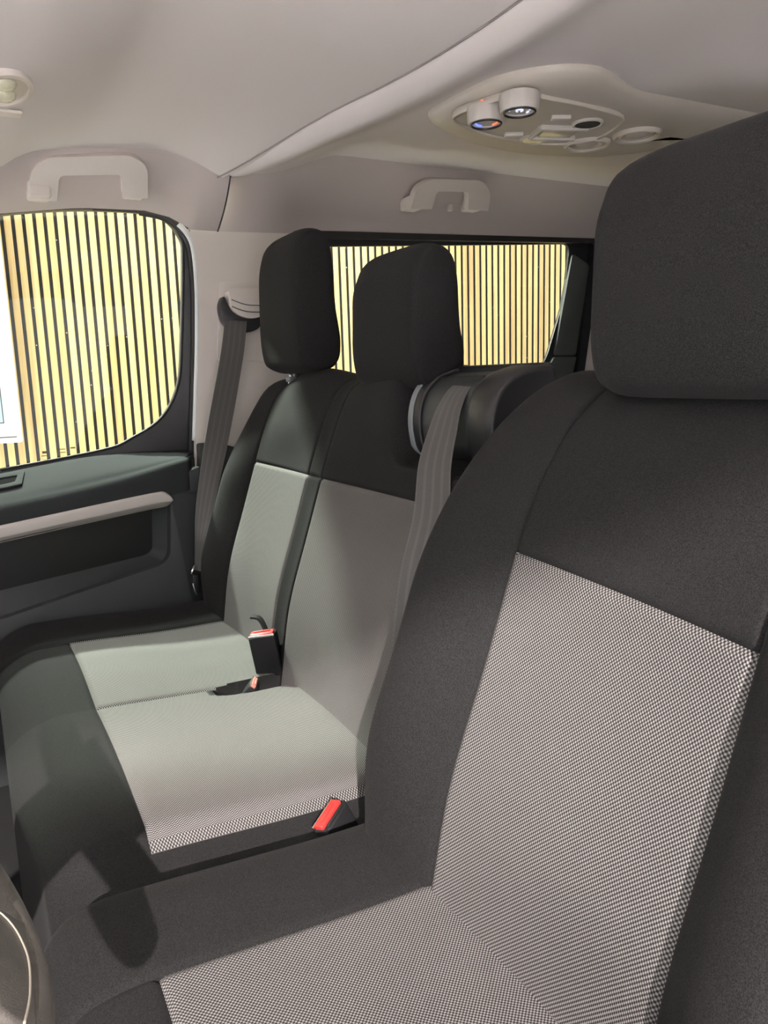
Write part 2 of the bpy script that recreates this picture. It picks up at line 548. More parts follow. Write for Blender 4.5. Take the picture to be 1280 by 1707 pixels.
def lathe(name, prof, origin, axis, material, parent=None, n=28, flute=None):
    """profile of (radius, height) turned about an axis"""
    ax = Vector(axis).normalized(); a = ax.orthogonal().normalized(); b = ax.cross(a)
    loops = []
    for (r, h) in prof:
        lp = []
        for j in range(n):
            an = 2 * math.pi * j / n
            rr = r * (1 + (flute[0] * math.cos(an * flute[1]) if flute and h > flute[2] and h < flute[3] else 0))
            lp.append(Vector(origin) + ax * h + (a * math.cos(an) + b * math.sin(an)) * rr)
        loops.append(lp)
    o = loft(name, loops, material, parent); sharp(o, 45)
    return o


CXV = 1.08      # centre line of the van

# ================================================================ the showroom outside
sf = plate('showroom_floor', [(-6, -7), (7, -7), (7, 8), (-6, 8)], [], lambda a, b, d: Vector((a, b, -0.45 - d)), 0.05, CONCRETE)
tag(sf, 'grey tiled showroom floor the van stands on', 'floor', 'structure')
bm_ = plate('light_cutoff_slab', [(-6, 2.71), (8, 2.71), (8, 3.5), (-6, 3.5)], [], lambda a, b, d: Vector((-3.0 + d, a, b)), 0.3, BOARD)  # added out of view to keep the upper driver seat in shade
tag(bm_, 'unseen white slab added to cut off light from the far spot', 'light blocker', 'structure')
SWX = 3.60
sw = thing('wall_showroom', 'black felt wall with upright pale wooden slats beyond the windows', 'wall', (SWX, -1.3, -0.45))
sw['kind'] = 'structure'
plate('felt_backing', [(-5.2, -0.45), (2.2, -0.45), (2.2, 3.4), (-5.2, 3.4)], [], lambda a, b, d: Vector((SWX + 0.004 + d, a, b)), 0.03, FELT, sw)
PITCH = 0.0406
slat_me = None
for k in range(150):
    y = -0.228 + PITCH * (38 - k)
    if slat_me is None:
        o = box_part('slat', (0.004, 0.0268, 3.8), (0, 0, 0), WOOD, None, bev=0.001, seg=1)
        slat_me = o
    else:
        o = slat_me.copy(); COL.objects.link(o)
    o.parent = sw
    o.matrix_parent_inverse = sw.matrix_world.inverted()
    o.location = (SWX + 0.002, y, 1.46)
# poster board hanging in front of the slats
pb = thing('poster_board', 'white framed poster board with pale blue panel on slat wall', 'poster', (3.50, 0.2, 0.78))
plate('board', round_poly([(-0.19, 0.775), (0.50, 0.775), (0.50, 1.75), (-0.19, 1.75)], 0.012), [], lambda a, b, d: Vector((3.50 + d, a, b)), 0.02, BOARD, pb, bev=0.003)
plate('blue_print', [(-0.125, 0.86), (0.44, 0.86), (0.44, 1.10), (-0.125, 1.10)], [], lambda a, b, d: Vector((3.499 + d, a, b)), 0.003, BLUE, pb)
plate('print_border', [(-0.129, 0.856), (0.444, 0.856), (0.444, 1.104), (-0.129, 1.104)],
      [[(-0.125, 0.86), (0.44, 0.86), (0.44, 1.10), (-0.125, 1.10)]], lambda a, b, d: Vector((3.4985 + d, a, b)), 0.003, DARK, pb)
plate('footer_line', [(-0.17, 0.797), (0.46, 0.797), (0.46, 0.801), (-0.17, 0.801)], [], lambda a, b, d: Vector((3.4985 + d, a, b)), 0.003, DARK, pb)

# ================================================================ van shell
fl = plate('floor', [(0.0, -3.3), (2.12, -3.3), (2.12, 1.15), (0.0, 1.15)], [], lambda a, b, d: Vector((a, b, -d)), 0.05, RUBBER)
tag(fl, 'black rubber van floor under the seats', 'floor', 'structure')

# --- roof lining, front half
ZB = [(-0.70, 1.47), (-0.61, 1.507), (-0.552, 1.533), (-0.481, 1.549), (-0.316, 1.538), (-0.207, 1.521), (-0.161, 1.503), (-0.123, 1.478), (0.0, 1.43), (0.2, 1.39), (0.6, 1.33), (1.0, 1.24)]
ZC = [(-0.95, 1.532), (-0.80, 1.550), (-0.62, 1.572), (-0.50, 1.582), (-0.335, 1.581), (-0.25, 1.545), (-0.17, 1.516), (-0.10, 1.508), (0.1, 1.495), (0.5, 1.44), (1.0, 1.33)]
EDX = 1.98


def ridge_y(x): return -0.80 + 0.185 * min(1.0, abs(x - CXV) / (EDX - CXV)) ** 2


def roof_front(x, v):
    # v = 0 at the ridge, 1 at the windscreen header
    yr = ridge_y(x); y = lerp(yr - 0.012, 0.72, v)
    s = 1 - min(1.0, abs(x - CXV) / (EDX - CXV))       # 0 at the rail, 1 in the middle
    k = 1 - (1 - min(1.0, s / 0.55)) ** 2.2
    zc = smooth_interp(ZC, y) - 0.010 * (1 - s) ** 2
    z = lerp(smooth_interp(ZB, y), zc, k)
    return Vector((x, y, z))


XR = [CXV + (EDX - CXV) * t for t in (-1, -.985, -.96, -.93, -.89, -.84, -.78, -.7, -.6, -.45, -.3, -.15, 0, .15, .3, .45, .6, .7, .78, .84, .89, .93, .96, .985, 1)]
VR = rng(0, 0.62, 62) + rng(0.65, 1, 7)
ce = grid('ceiling', lambda x, v: roof_front(x, v), XR, VR, HEADLINER, thick=0.0)
tag(ce, 'pale grey cloth headliner over the front seats', 'headliner', 'structure')

# --- roof lining, rear half, with its rounded front lip hanging below the front half


def rear_z(x, y):
    s = 1 - min(1.0, abs(x - CXV) / (EDX - CXV))
    z = 1.530 + 0.055 * sstep((abs(x - CXV) - 0.45) / 0.40) * sstep((-0.72 - y) / 0.25)
    z -= 0.012 * (1 - sstep((-0.72 - y) / 0.25)) * sstep((abs(x - CXV) - 0.45) / 0.40)
    z -= 0.045 * sstep((-1.06 - 0.55 * (1.10 - x) - y) / 0.14) * sstep((1.20 - x) / 0.25)
    return z


def roof_rear(x, v):
    yr = ridge_y(x)
    # v<0: lip; v>=0: running back
    if v < 0:
        a = (v + 1) * math.pi / 2          # 0 up at the crease .. pi/2 flat
        r = 0.026
        y = yr - r * (1 - math.cos(a)) * 1.5
        z0 = rear_z(x, yr - 0.06)
        z = z0 + r * (1 - math.sin(a))
        return Vector((x, y, z - 0.014 * math.exp(-((y - (yr - 0.045)) / 0.035) ** 2)))
    y = lerp(yr - 0.039, -3.25, v)
    return Vector((x, y, rear_z(x, y) - 0.014 * math.exp(-((y - (yr - 0.045)) / 0.035) ** 2)))


cr = grid('ceiling_rear', roof_rear, XR, rng(-1, 0, 8)[:-1] + rng(0, 0.4, 40) + rng(0.43, 1, 12), HEADLINER)
tag(cr, 'grey cloth headliner over the rear cabin behind the ridge', 'headliner', 'structure')

tube('headliner_seam', [roof_front(x, 0.0) + Vector((0, 0.014, -0.001)) for x in rng(2 * CXV - EDX, EDX, 48)], 0.0017, SEAMGREY, cr, 6)
# outer roof skin keeps the lamps out
plate('roof_skin', [(-0.02, -3.35), (2.2, -3.35), (2.2, 0.74), (-0.02, 0.74)], [], lambda a, b, d: Vector((a, b, 1.66 + d - 0.10 * sstep((b + 0.2) / 1.0))), 0.02, PAINT, ce)


# --- cantrails (trim between roof lining and windows)
def wall_x(z):      # inner face of the upper side trim leans inwards above the windows
    return 2.12 - max(0.0, (z - 1.40)) * 0.93 if z > 1.40 else 2.12


WIN_TOP = [(-0.66, 1.396), (-0.575, 1.396), (-0.553, 1.408), (-0.52, 1.424), (-0.457, 1.436), (-0.30, 1.432), (-0.12, 1.406), (0.0, 1.375), (0.3, 1.27), (0.7, 1.08)]


def cant_front(side):
    def f(y, v):
        z0 = interp(WIN_TOP, y); z1 = smooth_interp(ZB, max(y, -0.615))
        y1 = y
        z = lerp(z0, z1, v)
        x = lerp(2.117, EDX, v ** 0.9) - 0.012 * math.sin(min(1.0, v) * math.pi)
        return Vector((x if side > 0 else 2 * CXV - x, y1, z))
    return f


ys = [-0.645, -0.62, -0.60, -0.585, -0.575, -0.565, -0.553, -0.54, -0.52, -0.5, -0.48, -0.457, -0.43, -0.4, -0.36, -0.32, -0.28, -0.24, -0.21, -0.18, -0.16, -0.14, -0.12, -0.09, -0.05, 0, 0.1, 0.2, 0.35, 0.5, 0.72]
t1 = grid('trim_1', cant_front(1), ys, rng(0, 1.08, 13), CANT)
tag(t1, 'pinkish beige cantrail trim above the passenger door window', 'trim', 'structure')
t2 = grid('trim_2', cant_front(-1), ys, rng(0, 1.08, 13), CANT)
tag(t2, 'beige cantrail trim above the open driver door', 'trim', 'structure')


def cant_rear(side):
    def f(y, v):
        z0 = 1.396 + 0.040 * min(1.0, max(0, (-0.65 - y) / 1.35))
        yr = ridge_y(EDX)
        z1 = 1.50 if y > yr - 0.0 else rear_z(EDX, y)
        z1 = lerp(1.507, rear_z(EDX, y), sstep((yr - y) / 0.05)) if y > -0.72 else rear_z(EDX, y)
        z = lerp(z0, z1, v)
        x = 2.116 - (2.116 - EDX) * v ** 1.7
        return Vector((x if side > 0 else 2 * CXV - x, y, z))
    return f


ysr = [-0.648, -0.655, -0.67, -0.69, -0.71, -0.74] + rng(-0.8, -3.25, 30)
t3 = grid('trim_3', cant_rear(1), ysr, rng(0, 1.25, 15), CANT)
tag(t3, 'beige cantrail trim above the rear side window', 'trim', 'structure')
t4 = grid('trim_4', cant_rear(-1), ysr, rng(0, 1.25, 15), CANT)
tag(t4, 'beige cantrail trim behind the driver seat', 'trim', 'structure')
# shut line between front and rear trim
tube('shut_line', [cant_front(1)(-0.6465, v) + Vector((-0.0005, 0, 0)) for v in rng(0, 1, 14)], 0.0022, SEAL, t3, 6)

# --- B pillar trim
OPEN = [(-0.457, 1.438), (-0.512, 1.430), (-0.547, 1.411), (-0.570, 1.385), (-0.583, 1.345), (-0.585, 1.248), (-0.575, 1.10), (-0.562, 0.97), (-0.548, 0.839), (-0.540, 0.70), (-0.530, 0.45), (-0.525, 0.05)]
op = [(p.x, p.y) for p in catmull([(a, b, 0) for a, b in OPEN[3:]], 5)]
pil = [(-0.87, 0.05), (-0.87, 1.43), (-0.60, 1.43)] + [(-0.577, 1.405)] + [p for p in op if p[1] < 1.388] 
t5 = plate('trim_5', pil, [], lambda a, b, d: Vector((2.120 + d, a, b)), 0.05, TRIM, bev=0.012, seg=4)
tag(t5, 'beige door pillar trim behind the passenger door window', 'pillar', 'structure')
# dark lower pillar cover
low = [(-0.87, 0.05), (-0.87, 0.80), (-0.70, 0.80), (-0.60, 0.832), (-0.548, 0.832), (-0.533, 0.50), (-0.525, 0.05)]
plate('lower_pillar_cover', low, [], lambda a, b, d: Vector((2.104 + d, a, b)), 0.05, DARK, t5, bev=0.006)
# bright strip and rubber seal running round the door opening
seal_path = catmull([(2.150, a + 0.006, b) for a, b in OPEN[:10]], 6)
tube('door_seal', seal_path, 0.0085, SEAL, t5, 10)
strip_path = catmull([(2.128, a + 0.002, b) for a, b in OPEN[2:9]], 6)
tube('bright_strip', strip_path, 0.0075, PAINT, t5, 10)
# height adjuster cover
plate('adjuster_cover', round_poly([(-0.622, 1.052), (-0.80, 1.052), (-0.80, 1.268), (-0.640, 1.268)], 0.018), [], lambda a, b, d: Vector((2.1165 + d, a, b)), 0.01, TRIM, t5, bev=0.0015)

# --- passenger front door
door = thing('door_1', 'dark grey passenger door with large window and silver strip', 'door', (2.05, -0.1, 0.1))
door['kind'] = 'structure'
GL = [(-0.058, 0.796), (-0.306, 0.828), (-0.385, 0.855), (-0.470, 0.907), (-0.521, 0.995), (-0.540, 1.124), (-0.559, 1.33), (-0.555, 1.384), (-0.519, 1.427), (-0.465, 1.440), (-0.301, 1.436), (-0.121, 1.412), (0.05, 1.37), (0.45, 1.20), (0.62, 1.02), (0.62, 0.78)]
gl = [(p.x, p.y) for p in catmull([(a, b, 0) for a, b in GL], 5)]
frame_out = [(-0.60, 0.70), (-0.61, 1.40), (-0.57, 1.475), (-0.45, 1.50), (-0.1, 1.47), (0.1, 1.42), (0.5, 1.26), (0.75, 1.05), (0.75, 0.70)]
plate('window_frame', frame_out, [gl], lambda a, b, d: Vector((2.158 + d, a, b)), 0.03, BLACK, door, bev=0.003)
plate('window_pane', [(lerp(0.03, a, 1.01), b + (0.004 if b > 1.1 else -0.004)) for a, b in gl], [], lambda a, b, d: Vector((2.172 + d, a, b)), 0.004, GLASS, door)
tube('glass_edge_seal', [(2.157, a, b) for a, b in gl[:50]], 0.0035, SEAL, door, 8)
# etched glass marks near the sill
for (yy, zz, ww, hh) in ((-0.165, 0.831, 0.010, 0.006), (-0.165, 0.822, 0.016, 0.002), (-0.205, 0.836, 0.022, 0.002), (-0.205, 0.828, 0.022, 0.002), (-0.235, 0.838, 0.012, 0.004)):
    box_part('etched_mark', (0.0008, ww, hh), (2.1705, yy, zz), mat('etch', (0.16, 0.10, 0.03), 0.7) if 'etch' not in bpy.data.materials else bpy.data.materials['etch'], door, bev=0)

# the inner face of the door lies in a gently tilted plane, leaning in towards its top and front
DA, DB, DCC = 2.0666, -0.1329, -0.116


def dface(a, b, d=0.0):
    t = (DA + DCC) / (2.05 - DB * a - DCC * (b - 1))
    return Vector((2.05 * t + d, a * t, 1 + (b - 1) * t))


# ledge, swept along y: outer belt line to rounded inner shoulder and down to the face
BO = [(-0.56, 0.806), (-0.535, 0.812), (-0.30, 0.815), (-0.056, 0.787), (0.3, 0.745), (0.7, 0.70)]
BI = [(-0.56, 0.806), (-0.520, 0.800), (-0.488, 0.797), (-0.33, 0.765), (-0.183, 0.743), (-0.046, 0.728), (0.3, 0.69), (0.7, 0.65)]


def ledge_s(y, v):
    zo = smooth_interp(BO, y); zi = smooth_interp(BI, y)
    xi = DA + DB * y + DCC * zi
    e = sstep((-y - 0.50) / 0.03)
    xi = lerp(xi, 2.10, e)
    P = [(2.165, zo - 0.02), (2.156, zo - 0.004), (2.145, zo), (lerp(2.145, xi, 0.35), lerp(zo, zi, 0.30)), (lerp(2.145, xi, 0.7), lerp(zo, zi, 0.66)), (xi + 0.020, lerp(zo, zi, 0.90)), (xi + 0.007, zi - 0.003), (xi, zi - 0.016), (xi + 0.002, zi - 0.050), (xi + 0.006, zi - 0.085)]
    C = catmull([(a, 0, b) for a, b in P], 4)
    q = C[int(round(v * 4))]
    return Vector((q.x, y, q.z))


grid('door_ledge', ledge_s, rng(-0.535, -0.40, 18) + rng(-0.38, 0.7, 40), [k / 4 for k in range(37)], LEDGE, door)
# door card with storage recess
card = [(-0.545, -0.03), (-0.545, 0.70), (-0.535, 0.775), (-0.48, 0.757), (-0.33, 0.722), (-0.183, 0.70), (-0.046, 0.682), (0.3, 0.65), (0.7, 0.61), (0.7, -0.03)]
pocket = round_poly([(-0.452, 0.722), (-0.438, 0.525), (-0.02, 0.440), (0.55, 0.36), (0.60, 0.61), (-0.041, 0.675)], [0.03, 0.035, 0.03, 0.03, 0.02, 0.02], 8)
plate('door_card', card, [pocket], lambda a, b, d: dface(a, b, d), 0.03, DOORGREY, door, bev=0.004)
cen = Vector((0.07, 0.56))
back = [((p[0] - cen.x) * 0.955 + cen.x + (0.012 if p[0] < 0 else 0), (p[1] - cen.y) * (0.55 if p[1] < 0.58 else 0.9) + cen.y) for p in pocket]
pw = loft('pocket_wall', [[dface(p[0], p[1], 0.002) for p in pocket], [dface(p[0] * 0.995, p[1], 0.028) for p in pocket], [dface(q[0], q[1], 0.065) for q in back]], DOORGREY, door, cap=False)
sharp(pw, 40)
plate('pocket_back', back, [], lambda a, b, d: dface(a, b, 0.064 + d), 0.01, BLACK, door)
# silver grab strip: light upper face, chamfered lower face, round rear end
SB = [(-0.454, 0.699), (-0.430, 0.7025), (-0.39, 0.6995), (-0.041, 0.6575), (0.55, 0.585)]


def strip(y, v):
    zc = smooth_interp(SB, y) - 0.006
    e = math.sqrt(max(0.0, 1 - min(1, max(0, (-0.425 - y) / 0.029)) ** 2))
    prof = [(0.03, 0.021), (-0.008, 0.021), (-0.015, 0.016), (-0.018, 0.000), (-0.017, -0.006), (0.004, -0.023), (0.04, -0.026)]
    p = prof[int(v)]
    return dface(y, zc + p[1] * max(0.10, e), p[0])


sb = grid('grab_strip', strip, [-0.454, -0.453, -0.451, -0.448, -0.444, -0.44, -0.435, -0.43, -0.425] + rng(-0.40, 0.55, 20), list(range(7)), SILVER, door)
sharp(sb, 35)


# recess with rim on the ledge
def on_ledge(a, b, d):   # a along y, b across ledge 0..1
    zo = smooth_interp(BO, a); zi = smooth_interp(BI, a); xi = DA + DB * a + DCC * zi
    x = lerp(2.145, xi, 0.06 + 0.64 * b); z = lerp(zo, zi, 0.06 + 0.56 * b)
    return Vector((x - d * 0.3, a, z + 0.002 + d * 0.9))


rim_o = round_poly([(-0.112, 0.10), (-0.098, 0.85), (0.16, 0.85), (0.16, 0.10)], 0.05, 5)
rim_i = round_poly([(-0.094, 0.28), (-0.084, 0.66), (0.14, 0.66), (0.14, 0.28)], 0.04, 5)
plate('recess_rim', rim_o, [rim_i], on_ledge, 0.005, LEDGE, door, bev=0.0015)
plate('recess_well', rim_i, [], on_ledge, 0.0015, SEAL2, door)

# --- sliding door and rear side window
win = thing('window_1', 'rear side window in a deep black frame', 'window', (2.12, -1.5, 0.93))
win['kind'] = 'structure'
fo = round_poly([(-0.85, 0.90), (-0.85, 1.410), (-2.022, 1.449), (-1.93, 0.90)], [0.03, 0.03, 0.035, 0.05], 6)
RG = round_poly([(-0.90, 0.985), (-0.90, 1.370), (-1.890, 1.428), (-1.868, 1.244), (-1.789, 1.038), (-1.74, 0.985)], [0.03, 0.03, 0.03, 0.06, 0.06, 0.03], 6)
mid = round_poly([(-0.875, 0.93), (-0.875, 1.390), (-1.985, 1.432), (-1.90, 0.93)], [0.03, 0.03, 0.03, 0.05], 6)
plate('outer_frame', fo, [mid], lambda a, b, d: Vector((2.106 + d, a, b)), 0.03, BLACK, win, bev=0.004)
plate('inner_frame', fo, [RG], lambda a, b, d: Vector((2.128 + d, a, b)), 0.012, BLACK, win, bev=0.003)
plate('window_pane', RG, [], lambda a, b, d: Vector((2.136 + d, a, b)), 0.004, GLASS, win)
plate('side_reveal', round_poly([(-1.895, 1.395), (-1.972, 1.36), (-1.915, 1.052), (-1.818, 1.052)], 0.012), [], lambda a, b, d: Vector((2.118 + d, a, b)), 0.02, REVEAL, win, bev=0.003)
plate('lower_reveal', round_poly([(-1.812, 1.046), (-1.913, 1.046), (-1.88, 0.93), (-1.74, 0.93), (-1.77, 0.985)], 0.008), [], lambda a, b, d: Vector((2.112 + d, a, b)), 0.02, REVEAL, win, bev=0.003)
wr = plate('wall_right', [(-0.84, 0.0), (-0.84, 1.46), (-3.25, 1.50), (-3.25, 0.0)], [fo], lambda a, b, d: Vector((2.122 + d, a, b)), 0.04, TRIM)
tag(wr, 'beige rear side wall around the rear window', 'wall', 'structure')
d2 = plate('door_2', round_poly([(-0.90, 0.02), (-0.90, 0.90), (-2.2, 0.90), (-2.2, 0.02)], 0.02), [], lambda a, b, d: Vector((2.095 + d, a, b)), 0.03, DARK, bev=0.006)
tag(d2, 'dark sliding door panel below the rear side window', 'door', 'structure')
# driver side rear wall, rear bulkhead, windscreen, dashboard body: off camera, they bound the light
LW = round_poly([(-1.0, 0.92), (-1.0, 1.40), (-3.0, 1.42), (-3.0, 0.92)], 0.05, 5)  # opening added so more neutral light reaches the rear headliner
wl = plate('wall_left', [(-0.80, -0.02), (-0.80, 1.52), (-3.25, 1.54), (-3.25, -0.02)], [LW], lambda a, b, d: Vector((0.03 - d, a, b)), 0.04, TRIM)
tag(wl, 'beige side wall behind the driver door opening', 'wall', 'structure')
w3 = plate('added_window', LW, [], lambda a, b, d: Vector((0.01 - d, a, b)), 0.004, TINTED)
tag(w3, 'unseen side window added to let light into the rear cabin', 'window', 'structure')
wb = plate('wall_rear', [(-0.02, -0.02), (2.16, -0.02), (2.16, 1.60), (-0.02, 1.60)], [], lambda a, b, d: Vector((a, -3.26 - d, b)), 0.04, DARK)
tag(wb, 'dark rear end of the van cabin', 'wall', 'structure')
wn = thing('window_2', 'raked windscreen ahead of the front seats', 'windscreen', (CXV, 1.0, 0.9)); wn['kind'] = 'structure'
plate('window_pane', [(0.22, 0), (1.94, 0), (1.84, 1), (0.32, 1)], [], lambda a, b, d: Vector((a, lerp(1.35, 0.74, b) + d, lerp(0.86, 1.40, b))), 0.005, GLASS, wn)
for sx in (-1, 1):
    tube('windscreen_pillar', [(CXV + sx * 0.98, 1.32, 0.84), (CXV + sx * 0.93, 1.0, 1.13), (CXV + sx * 0.86, 0.72, 1.38)], 0.045, TRIM, wn, 10)
dash_prof = [(1.10, 0.0), (0.62, 0.35), (0.52, 0.55), (0.50, 0.72), (0.58, 0.80), (0.80, 0.85), (1.34, 0.86), (1.36, 0.0)]
dl = []
for x in (0.16, 0.17, 2.0, 2.01):
    k = 0.97 if x in (0.16, 2.01) else 1.0
    dl.append([Vector((x, 1.0 + (p[0] - 1.0) * k, 0.45 + (p[1] - 0.45) * k)) for p in round_poly(dash_prof, 0.05, 4)])
dsh = loft('dashboard', dl, DARK)
tag(dsh, 'dark grey dashboard under the windscreen', 'dashboard')


# ================================================================ roof fittings
def handle(name, label, out, inn, scale, lean, slope, hook=False, xm=None):
    t = thing(name, label, 'grab handle', (2.05, out[0][0], out[0][1]), 'roof grab handles')
    poly = round_poly(out + inn, [0.005, 0.02, 0.025, 0.025, 0.02, 0.005, 0.004, 0.012, 0.012, 0.004], 6)

    ym = out[2][0] * scale; zm = 1 + (0.5 * (out[0][1] + out[2][1]) - 1) * scale
    xm = xm or lean(ym, zm); nn = Vector((-1, 0, slope)).normalized()

    def fn(a, b, d):
        y = a * scale; z = 1 + (b - 1) * scale
        return Vector((xm + slope * (z - zm), y, z)) + nn * (0.030 - d) - Vector((0, 0, nn.z * 0.030))
    plate('grip', poly, [], fn, 0.026, TRIM, t, bev=0.007, seg=4)
    # mounting feet set into the trim
    for k in (0, 5):
        y = out[k][0] * scale; z = 1 + (out[k][1] - 1) * scale
        sgn = -1 if k == 0 else 1
        box_part('mount', (0.07, 0.05, 0.035), (xm + 0.02, y + sgn * 0.028, z + 0.024), TRIM, t, bev=0.006)
    if hook:
        box_part('coat_hook', (0.014, 0.014, 0.02), (lean(-1.36, 1.49) - 0.028, -1.352, 1.494), KNOB, t, bev=0.003)
    return t


def lean_front(y, z):
    z0 = interp(WIN_TOP, y); z1 = smooth_interp(ZB, y); v = min(1, max(0, (z - z0) / (z1 - z0)))
    return lerp(2.117, EDX, v ** 0.9) - 0.012 * math.sin(v * math.pi)


def lean_rear(y, z):
    z0 = 1.396 + 0.040 * min(1.0, max(0, (-0.65 - y) / 1.35)); z1 = rear_z(EDX, y); v = min(1, max(0, (z - z0) / (z1 - z0)))
    return 2.115 - (2.115 - EDX) * v ** 1.7


handle('grab_handle', 'beige arched grab handle above the passenger door window',
       [(-0.182, 1.441), (-0.196, 1.502), (-0.228, 1.526), (-0.418, 1.546), (-0.460, 1.529), (-0.466, 1.463)],
       [(-0.406, 1.460), (-0.399, 1.507), (-0.256, 1.494), (-0.250, 1.444)], 0.965, lean_front, -0.80)
handle('grab_handle', 'beige grab handle with coat hook above the rear side window',
       [(-1.218, 1.482), (-1.228, 1.539), (-1.272, 1.565), (-1.456, 1.575), (-1.494, 1.543), (-1.495, 1.495)],
       [(-1.420, 1.493), (-1.411, 1.541), (-1.300, 1.534), (-1.291, 1.486)], 0.974, lean_rear, -0.35, True, 2.022)

# overhead climate console behind the ridge
con = thing('overhead_console', 'beige overhead climate console with knobs and round vents', 'console', (1.27, -1.1, 1.53))
OUT = [(1.349, -0.846), (1.267, -0.846), (1.154, -0.861), (1.083, -0.915), (1.055, -0.975), (1.062, -1.03), (1.086, -1.116), (1.085, -1.254), (1.081, -1.47), (1.08, -1.75), (1.25, -1.75), (1.285, -1.50), (1.34, -1.42), (1.40, -1.375), (1.455, -1.300), (1.484, -1.157), (1.465, -1.028), (1.419, -0.925), (1.385, -0.868)]
outl = catmull([(a * 1.06, b * 1.06, 0) for a, b in OUT], 5, closed=True)
cc = Vector((1.27, -1.13, 0))


def ring(k, z, dome=0.0):
    # inset ring: move points towards a spine so that the shape keeps its outline
    lp = []
    for p in outl:
        sp_ = Vector((1.28 if p.y < -1.42 else 1.34, min(-1.04, max(-1.75, p.y)), 0))
        q = p.lerp(sp_, k)
        lp.append(Vector((q.x, q.y, z)))
    return lp


loft('console_shell', [ring(0.0, 1.56), ring(0.0, 1.525), ring(0.02, 1.519), ring(0.08, 1.511), ring(0.2, 1.5045), ring(0.35, 1.501), ring(0.6, 1.500), ring(0.95, 1.500)], CONSOLE, con)
# raised control plate
KS = 1.0; KZ = 1.499      # control face height under the shell
PL = [(1.365, -0.905), (1.29, -0.91), (1.215, -0.945), (1.20, -1.01), (1.205, -1.12), (1.225, -1.225), (1.30, -1.27), (1.383, -1.275), (1.435, -1.20), (1.435, -1.08), (1.412, -0.98)]
pl = [(p.x, p.y) for p in catmull([(a * KS, b * KS, 0) for a, b in PL], 4, closed=True)]
pli = [((a - 1.32) * 0.955 + 1.32, (b + 1.09) * 0.97 - 1.09) for a, b in pl]
pr = plate('plate_rim', pl, [pli], lambda a, b, d: Vector((a, b, KZ - 0.005 + d)), 0.014, CONSOLE, con, bev=0.002)
cp = plate('control_plate', pli, [], lambda a, b, d: Vector((a, b, KZ - 0.0005 + d)), 0.01, CONSOLE, con)
GLOWB = emit_mat('blue_backlight', (0.15, 0.25, 1.0), 1.3); GLOWR = emit_mat('red_backlight', (1.0, 0.22, 0.10), 0.9); GLOWW = emit_mat('white_backlight', (0.7, 0.75, 1.0), 0.8)
for (kx, ky, kind) in ((1.295 * KS, -0.938 * KS, 'temp'), (1.215 * KS, -0.955 * KS, 'fan')):
    kb = lathe('knob', [(0.037, 0.0), (0.038, 0.004), (0.036, 0.026), (0.034, 0.030), (0.028, 0.030), (0.0275, 0.026), (0.001, 0.026)], (kx, ky, KZ + 0.001), (0, 0, -1), KNOB, con, 40, (0.012, 10, 0.002, 0.028))
    tube('dial_ring', [(kx + 0.0285 * math.cos(2 * math.pi * k / 32), ky + 0.0285 * math.sin(2 * math.pi * k / 32), KZ - 0.0295) for k in range(32)], 0.0022, BLACK, kb, 8, closed=True)
    def arc(nm, a0, a1, r, mt):
        tube(nm, [(kx + r * math.cos(math.radians(a)), ky + r * math.sin(math.radians(a)), KZ - 0.0262) for a in rng(a0, a1, 10)], 0.0016, mt, kb, 6)
    if kind == 'temp':
        arc('blue_arc', -10, 125, 0.021, GLOWB); arc('red_arc', 135, 290, 0.021, GLOWR)
    else:
        for a in (60, 110, 160, 210, 260):
            arc('fan_mark', a, a + 20, 0.019, GLOWW)
        arc('fan_blade', 0, 300, 0.006, GLOWW)
for (lx, ly) in ((1.245 * KS, -1.00 * KS), (1.262 * KS, -0.905 * KS)):
    lathe('indicator_light', [(0.0028, 0), (0.0028, 0.0015), (0.001, 0.0022)], (lx, ly, KZ), (0, 0, -1), GLOWR, con, 10)
# dome lamp, switches, round sockets
box_part('lamp_lens', (0.050, 0.075, 0.010), (1.352 * KS, -1.165 * KS, KZ - 0.002), LAMPGLASS, con, Matrix.Rotation(math.radians(-18), 3, 'Z'), 0.004)
for k_, (dx, dy, sx, sy) in enumerate(((-0.033, 0.0, 0.010, 0.105), (0.033, 0.0, 0.010, 0.105), (0.0, 0.049, 0.06, 0.009))):
    Rz = Matrix.Rotation(math.radians(-18), 3, 'Z'); v_ = Rz @ Vector((dx, dy, 0))
    box_part('lamp_bezel', (sx, sy, 0.014), (1.352 * KS + v_.x, -1.165 * KS + v_.y, KZ - 0.003), KNOB, con, Rz, 0.003)
for (bx_, by_, rz) in ((1.275, -1.105, -25), (1.40, -1.085, -25)):
    box_part('push_button', (0.016, 0.040, 0.010), (bx_ * KS, by_ * KS, KZ - 0.003), KNOB, con, Matrix.Rotation(math.radians(rz), 3, 'Z'), 0.003)
for (sx_, sy_, mt_) in ((1.285, -1.185, DARK), (1.412, -1.150, LAMPGLASS)):
    s_ = lathe('round_socket', [(0.032, 0), (0.032, 0.004), (0.029, 0.006), (0.025, 0.004)], (sx_ * KS, sy_ * KS, KZ), (0, 0, -1), KNOB, con, 28)
    lathe('socket_face', [(0.0255, 0), (0.0255, 0.0045), (0.018, 0.0060), (0.012, 0.0045), (0.004, 0.005)], (sx_ * KS, sy_ * KS, KZ), (0, 0, -1), mt_, s_, 24)
